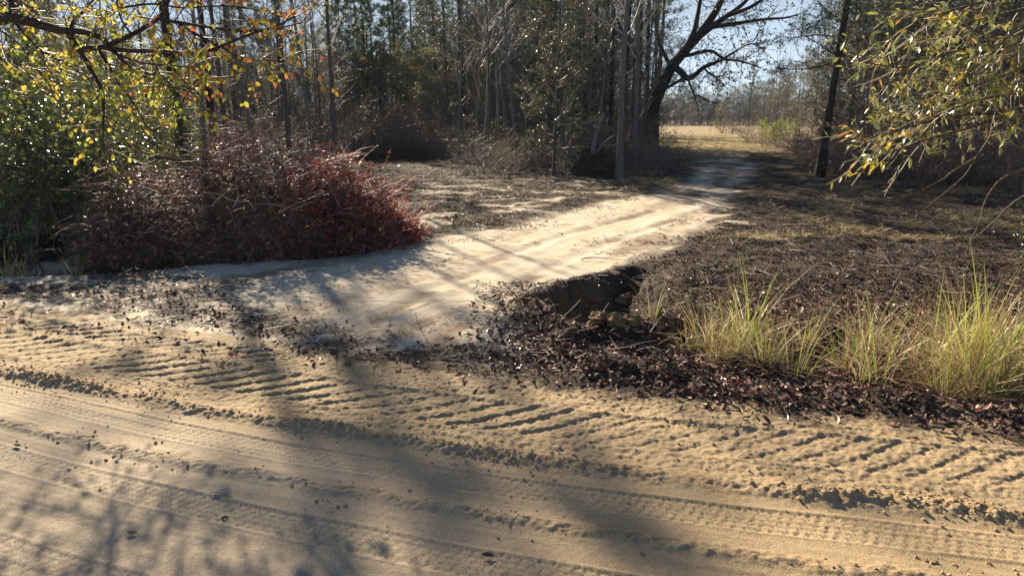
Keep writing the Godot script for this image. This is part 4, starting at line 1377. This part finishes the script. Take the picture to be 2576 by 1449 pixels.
	var t := make_pine("roadside_pine", "tall bare-stemmed pine beside the track with thin drooping needle sprays", "", 14.0, 0.16, 0.27, 3.0, 11, 3, 8, 28, 0.24, 0.010, Color(0.075, 0.06, 0.05), 0.035)
	put(t, on_ground(2062, 25.0), 0.0, 1.0)
	var G := MB.new()
	var L := MB.new()
	for s in [[[2096, 92], [2050, 88], [2000, 94], [1955, 92]], [[2088, 160], [2040, 172], [1990, 174], [1962, 170]], [[2092, 40], [2060, 52], [2020, 70]], [[2100, 60], [2140, 30], [2180, 20]], [[2096, 110], [2150, 105], [2200, 90]]]:
		var lb := limbs_from(s, 25.0, 24.4)
		for i in lb.size(): lb[i] -= t.position
		tube(G, lb, taper(lb.size(), 0.028, 0.008), 4, Color(0.075, 0.06, 0.05))
		for k in 22:
			var q := along(lb, rr(0.3, 1.0))
			var sp := strand(q, (rv() + Vector3(-0.4, 0.1, 0)).normalized(), rr(0.15, 0.5), 3, 0.2, 0.05)
			tube(G, sp, taper(4, 0.008, 0.004), 3, Color(0.075, 0.06, 0.05))
			tuft(L, sp[-1], (sp[-1] - sp[-2]).normalized(), 24, 0.24, 0.010, [Color(0.085, 0.12, 0.045), Color(0.11, 0.145, 0.05)])
	part(t, "bough", G.mesh(), M.bark)
	part(t, "needles", L.mesh(), M.needle)
	leaning_oak()
	uprooted_stump()
	# ---- saplings and thickets behind the brush heap and round the cleared bay
	for k in 60:
		var u := rr(540, 860)
		place(["bare_a", "bare_b", "bare_c", "bare_d"][k % 4], u, rr(36, 66), rr(0.6, 0.92), "bare sapling in the grey stand behind the brush heap", "bare saplings behind the brush heap", rr(-0.03, 0.03))
	for k in 16:
		place(["bare_a", "bare_b", "bare_d"][k % 3], rr(860, 1180), rr(42, 60), rr(0.55, 0.95), "bare sapling above the brown thicket", "bare saplings above the brown thicket", rr(-0.03, 0.03))
	for k in 44:
		place("thicket_%d" % (k % 4), lerpf(700, 1340, (k + rng.randf()) / 44.0), rr(36, 44), rr(0.85, 1.3), "brown leafless thicket shrub round the cleared bay", "thicket shrubs round the cleared bay")
	for k in 34:
		place("thicket_%d" % (k % 4), lerpf(150, 800, (k + rng.randf()) / 34.0), rr(20, 36), rr(0.8, 1.2), "brown thicket shrub behind the brush heap", "thicket shrubs behind the brush heap")
	for k in 30:
		place("thicket_%d" % ((k * 3) % 4), rr(1190, 1640), rr(26.5, 36), rr(0.55, 1.05), "low twiggy shrub among the trunks at the wood's corner", "low shrubs at the wood's corner")
	for k in 34:
		place(["oak_c", "oak_c", "oak_b"][k % 3], lerpf(420, 1340, (k + rng.randf()) / 34.0), rr(43, 58), rr(0.6, 0.95), "yellow-green leafy sapling in the woods behind the thicket", "leafy saplings behind the thicket")
	for k in 12:
		place(["oak_b", "oak_a"][k % 2], lerpf(1200, 1640, (k + rng.randf()) / 12.0), rr(42, 60), rr(0.75, 1.05), "evergreen oak standing deep among the trunks", "evergreen oaks deep in the woods")
	# ---- the green bank under the overhanging tree
	for s in [[40, 12.0, 1.0], [150, 11.6, 0.9], [235, 12.6, 0.85], [300, 13.8, 0.8], [90, 14.5, 1.15], [-60, 12.5, 1.1], [200, 16.0, 1.05], [10, 17.0, 1.3], [330, 17.0, 0.9], [-140, 15.0, 1.3], [400, 19.0, 0.85], [60, 18.5, 1.25], [140, 18.0, 1.2], [250, 18.5, 1.1], [-80, 18.0, 1.35], [320, 20.5, 1.1], [-10, 20.5, 1.4]]:
		place("evergreen_%d" % (int(s[0] + 200) % 2), s[0], s[1], s[2], "evergreen shrub with small bright leaves on the bank beside the brush heap", "evergreen shrubs on the bank")
	for s in [[60, 24, 0.9], [190, 27, 0.95], [-80, 22, 1.0], [320, 30, 0.8], [120, 34, 1.0], [250, 22, 0.65], [400, 38, 0.9]]:
		place(["oak_c", "oak_b"][int(s[1]) % 2], s[0], s[1], s[2], "leafy tree rising behind the evergreen shrubs of the bank", "leafy trees behind the bank")
	for s in [[110, 21, 0.8], [20, 26, 0.9], [290, 25, 0.8], [380, 28, 0.85], [160, 30, 0.9], [440, 33, 0.9], [500, 40, 0.9], [340, 36, 0.9], [230, 40, 1.0]]:
		place(["bare_c", "bare_a", "bare_d"][int(s[1]) % 3], s[0], s[1], s[2], "bare tree among the leafy trees behind the bank", "bare trees behind the bank")
	# ---- right of the track
	var S := {"seg": 0.2, "wob": 0.14, "trop": 0.06, "bark": BARK_GREY, "nch": [9, 5], "lo": [0.1, 0.1], "ratio": [0.5, 0.5], "ang": [20, 50], "rmin": 0.004, "leaves": 10, "leaf_lvl": 1, "leaf_l": 0.10, "leaf_w": 0.3, "pal": [Color(0.20, 0.25, 0.03), Color(0.34, 0.38, 0.04), Color(0.10, 0.14, 0.03)], "lean": 0.8}
	keep("cedar", make_bush("yellow_green_bush", "x", "", "bush", 2.0, 2.4, 14, S, M.leaf_thin, 0.02))
	place("cedar", 1958, 50, 1.0, "bright yellow-green bush at the edge of the field", "")
	for s in [[1900, 56, 0.8], [1915, 60, 0.9], [1990, 47, 0.95], [2020, 44, 1.0], [2050, 38, 0.9], [2000, 40, 0.6], [2040, 34, 0.7], [1940, 46, 0.5], [2075, 30, 0.8]]:
		place("thicket_%d" % (int(s[0]) % 4), s[0], s[1], s[2], "brown twiggy shrub along the track towards the field", "twiggy shrubs along the track")
	for s in [[1915, 64, 0.6], [1950, 62, 0.7], [2000, 56, 0.72], [2040, 50, 0.75], [2080, 44, 0.7]]:
		place(["oak_b", "oak_c"][int(s[1]) % 2], s[0], s[1], s[2], "olive leafy tree beside the track towards the field", "olive trees along the track")
	for s in [[1945, 66, 0.75], [1968, 70, 0.8], [2010, 60, 0.8], [2060, 52, 0.8]]:
		place("bare_a", s[0], s[1], s[2], "bare slender tree standing above the trackside shrubs", "bare trees above the trackside shrubs")
	for s in [[2120, 31, 0.75], [2175, 28, 0.8], [2250, 30, 0.95], [2320, 26, 0.9], [2400, 28, 1.05], [2470, 24, 0.95], [2550, 26, 1.1], [2640, 24, 1.1], [2220, 36, 1.0], [2350, 36, 1.1], [2500, 34, 1.1], [2130, 40, 0.95], [2600, 33, 1.1]]:
		place(["oak_a", "oak_b"][int(s[0]) % 2], s[0], s[1], s[2], "small-leaved evergreen tree in the dense thicket beyond the litter", "evergreen trees of the dense thicket")
	for k in 20:
		var u := rr(2110, 2660)
		place(["bare_a", "bare_d", "bare_c"][k % 3], u, rr(22, 34), rr(0.55, 0.85), "bare stem in the dense thicket beyond the litter", "bare stems of the dense thicket", rr(-0.06, 0.06))
	for k in 34:
		var u := lerpf(2110, 2700, (k + rng.randf()) / 34.0)
		place("thicket_%d" % ((k * 3 + 1) % 4), u, lerpf(24.0, 18.5, (u - 2110) / 500.0) + rr(0.0, 5.0), rr(0.65, 1.1), "grey twiggy shrub at the foot of the dense thicket", "shrubs at the foot of the dense thicket")
	place("pine_c", 2265, 27, 0.42, "small light green pine in the dense thicket", "")
	place("evergreen_0", 2690, 8.8, 0.42, "low leafy shrub by the drooping whips", "")
	# ---- in the field and beyond it
	place("oak_c", 1812, 86, 0.52, "round olive shrub alone in the dry field", "")
	place("thicket_1", 1862, 84, 0.55, "low brown shrub at the sapling's foot in the field", "")
	place("thicket_0", 1826, 85, 0.9, "brown shrub beside the olive shrub in the field", "")
	place("bare_b", 1818, 88, 0.85, "bare slim tree behind the olive shrub in the field", "")
	place("bare_b", 1842, 84, 0.9, "bare slim tree standing beside the olive shrub in the field", "", -0.02)
	for s in [[1884, 150, 1.3], [1800, 158, 1.0], [1738, 150, 0.9], [1715, 160, 1.0], [1960, 155, 1.0]]:
		place(["pine_c", "pine_d"][int(s[1]) % 2], s[0], s[1], s[2], "pine in the tree line across the field", "pines across the field")
	for k in 84:
		place(["oak_a", "oak_b", "oak_a"][k % 3], lerpf(1560, 2180, (k + rng.randf()) / 84.0), rr(150, 168), rr(0.5, 0.85), "olive tree in the tree line across the field", "leafy trees across the field")
	for k in 46:
		place(["bare_c", "bare_a", "bare_d"][k % 3], lerpf(1540, 2200, (k + rng.randf()) / 46.0), rr(158, 185), rr(0.8, 1.15), "bare tree in the tree line across the field", "bare trees across the field")
	for k in 40:
		place("thicket_%d" % (k % 4), lerpf(1560, 2150, (k + rng.randf()) / 40.0), rr(149, 156), rr(1.2, 2.0), "low brush at the foot of the tree line across the field", "low brush across the field")
	# ---- the depth of the woods on either side
	for k in 150:
		var u := lerpf(-200, 1640, (k + rng.randf()) / 150.0)
		if u > 640 and u < 880 and k % 2 == 0: continue
		place(["pine_b", "bare_c", "oak_a", "bare_c", "pine_d", "oak_b", "bare_a"][k % 7] if u < 640 or u > 880 else "bare_c", u, rr(58, 105), rr(0.5, 0.95), "far tree deep in the woods behind the thicket", "far trees of the woods")
	for k in 60:
		var u := lerpf(-150, 1640, (k + rng.randf()) / 60.0)
		place("thicket_%d" % (k % 4), u, rr(48, 75), rr(1.3, 2.0), "far brown undergrowth shrub deep in the woods", "far undergrowth of the woods")
	for k in 16:
		var u := lerpf(2080, 2760, (k + rng.randf()) / 16.0)
		place(["oak_a", "pine_b", "bare_c"][k % 3], u, rr(42, 62), rr(0.8, 1.1), "far tree deep in the dense thicket", "far trees of the dense thicket")
	for s in [[-500, 22, 0.9], [-330, 26, 0.9], [-700, 20, 1.0]]:  # trees out of view on the left, placed to shade the near road
		place("bare_c", s[0], s[1], s[2], "bare tree out of view on the left, placed to shade the road", "bare trees out of view that shade the road")
	overhanging_tree()
	bough_tree()
	brush_pile()

func materials() -> void:
	var fine := noise_tex(3, 0.035, 5, 0.0, 1.0)
	var fine_c := noise_tex(5, 0.03, 5, 0.72, 1.0)
	var bark_c := noise_tex(8, 0.03, 5, 0.1, 1.25)
	mat("sand", 0.92, 0.35, 0.0, fine_c, 4.3, fine, 0.28)
	mat("soil", 0.95, 0.3, 0.0, fine_c, 1.4, fine, 1.6)
	mat("field", 0.95, 0.2, 0.0, fine_c, 0.25, fine, 6.0)
	mat("bark", 0.85, 0.35, 0.0, bark_c, 2.5, fine, 1.5)
	mat("crumb", 0.95, 0.25)
	mat("twig", 0.6, 0.45)
	mat("needle", 0.5, 0.4, 0.45)
	mat("leaf", 0.5, 0.5, 0.55)
	mat("leaf_thin", 0.45, 0.5, 1.0)
	mat("leaf_gloss", 0.34, 0.52, 0.8)
	mat("leaf_red", 0.4, 0.5, 0.85)
	mat("litter", 0.38, 0.5, 0.15)
	mat("litter_dull", 0.7, 0.38, 0.1)
	mat("straw", 0.7, 0.35, 0.5)
	mat("grass", 0.45, 0.45, 0.75)

func _ready() -> void:
	rng.seed = 20260114
	var cam := Camera3D.new()
	cam.name = "camera"
	cam.position = Vector3(0, EYE, 0)
	cam.rotation_degrees = Vector3(-TILT, 0, 0)
	cam.fov = 45.73
	cam.near = 0.05
	cam.far = 1500.0
	add_child(cam)
	cam.current = true
	var sky_m := ProceduralSkyMaterial.new()
	sky_m.sky_top_color = Color(0.31, 0.43, 0.60)
	sky_m.sky_horizon_color = Color(0.87, 0.95, 1.0)
	sky_m.sky_curve = 0.14
	sky_m.ground_bottom_color = Color(0.12, 0.10, 0.08)
	sky_m.ground_horizon_color = Color(0.30, 0.27, 0.24)
	sky_m.sky_energy_multiplier = 1.0
	var sky := Sky.new()
	sky.sky_material = sky_m
	var env := Environment.new()
	env.background_mode = Environment.BG_SKY
	env.sky = sky
	env.background_energy_multiplier = 0.38
	env.tonemap_mode = Environment.TONE_MAPPER_LINEAR
	env.tonemap_exposure = 3.4
	env.fog_enabled = true
	env.fog_density = 0.0003
	env.fog_light_color = Color(0.85, 0.9, 1.0)
	env.sdfgi_enabled = true
	env.ssao_enabled = true
	env.ssil_enabled = true
	var we := WorldEnvironment.new()
	we.name = "world"
	we.environment = env
	add_child(we)
	var sun := DirectionalLight3D.new()
	sun.name = "sun"
	sun.light_energy = 1.6
	sun.light_color = Color(1.0, 0.93, 0.82)
	sun.light_angular_distance = 0.75
	sun.shadow_enabled = true
	add_child(sun)
	var az := deg_to_rad(27.0)
	var el := deg_to_rad(28.0)
	sun.look_at_from_position(Vector3(-sin(az) * cos(el), sin(el), -cos(az) * cos(el)) * 100.0, Vector3.ZERO)

	n_big.seed = 11
	n_big.frequency = 0.05
	n_mid.seed = 23
	n_mid.frequency = 0.08
	n_mid.fractal_octaves = 3
	n_fine.seed = 37
	n_fine.frequency = 0.25
	n_fine.fractal_octaves = 3
	n_cell.seed = 5
	n_cell.noise_type = FastNoiseLite.TYPE_CELLULAR
	n_cell.frequency = 22.0
	n_cell.cellular_return_type = FastNoiseLite.RETURN_DISTANCE
	materials()
	var t0 := Time.get_ticks_msec()
	make_ground()
	print("ground ", Time.get_ticks_msec() - t0)
	woods()
	print("woods ", Time.get_ticks_msec() - t0)
	scatter_dry_grass()
	scatter_leaves()
	scatter_twigs()
	scatter_crumbs()
	grass_tufts()
	small_things()
	print("all ", Time.get_ticks_msec() - t0)
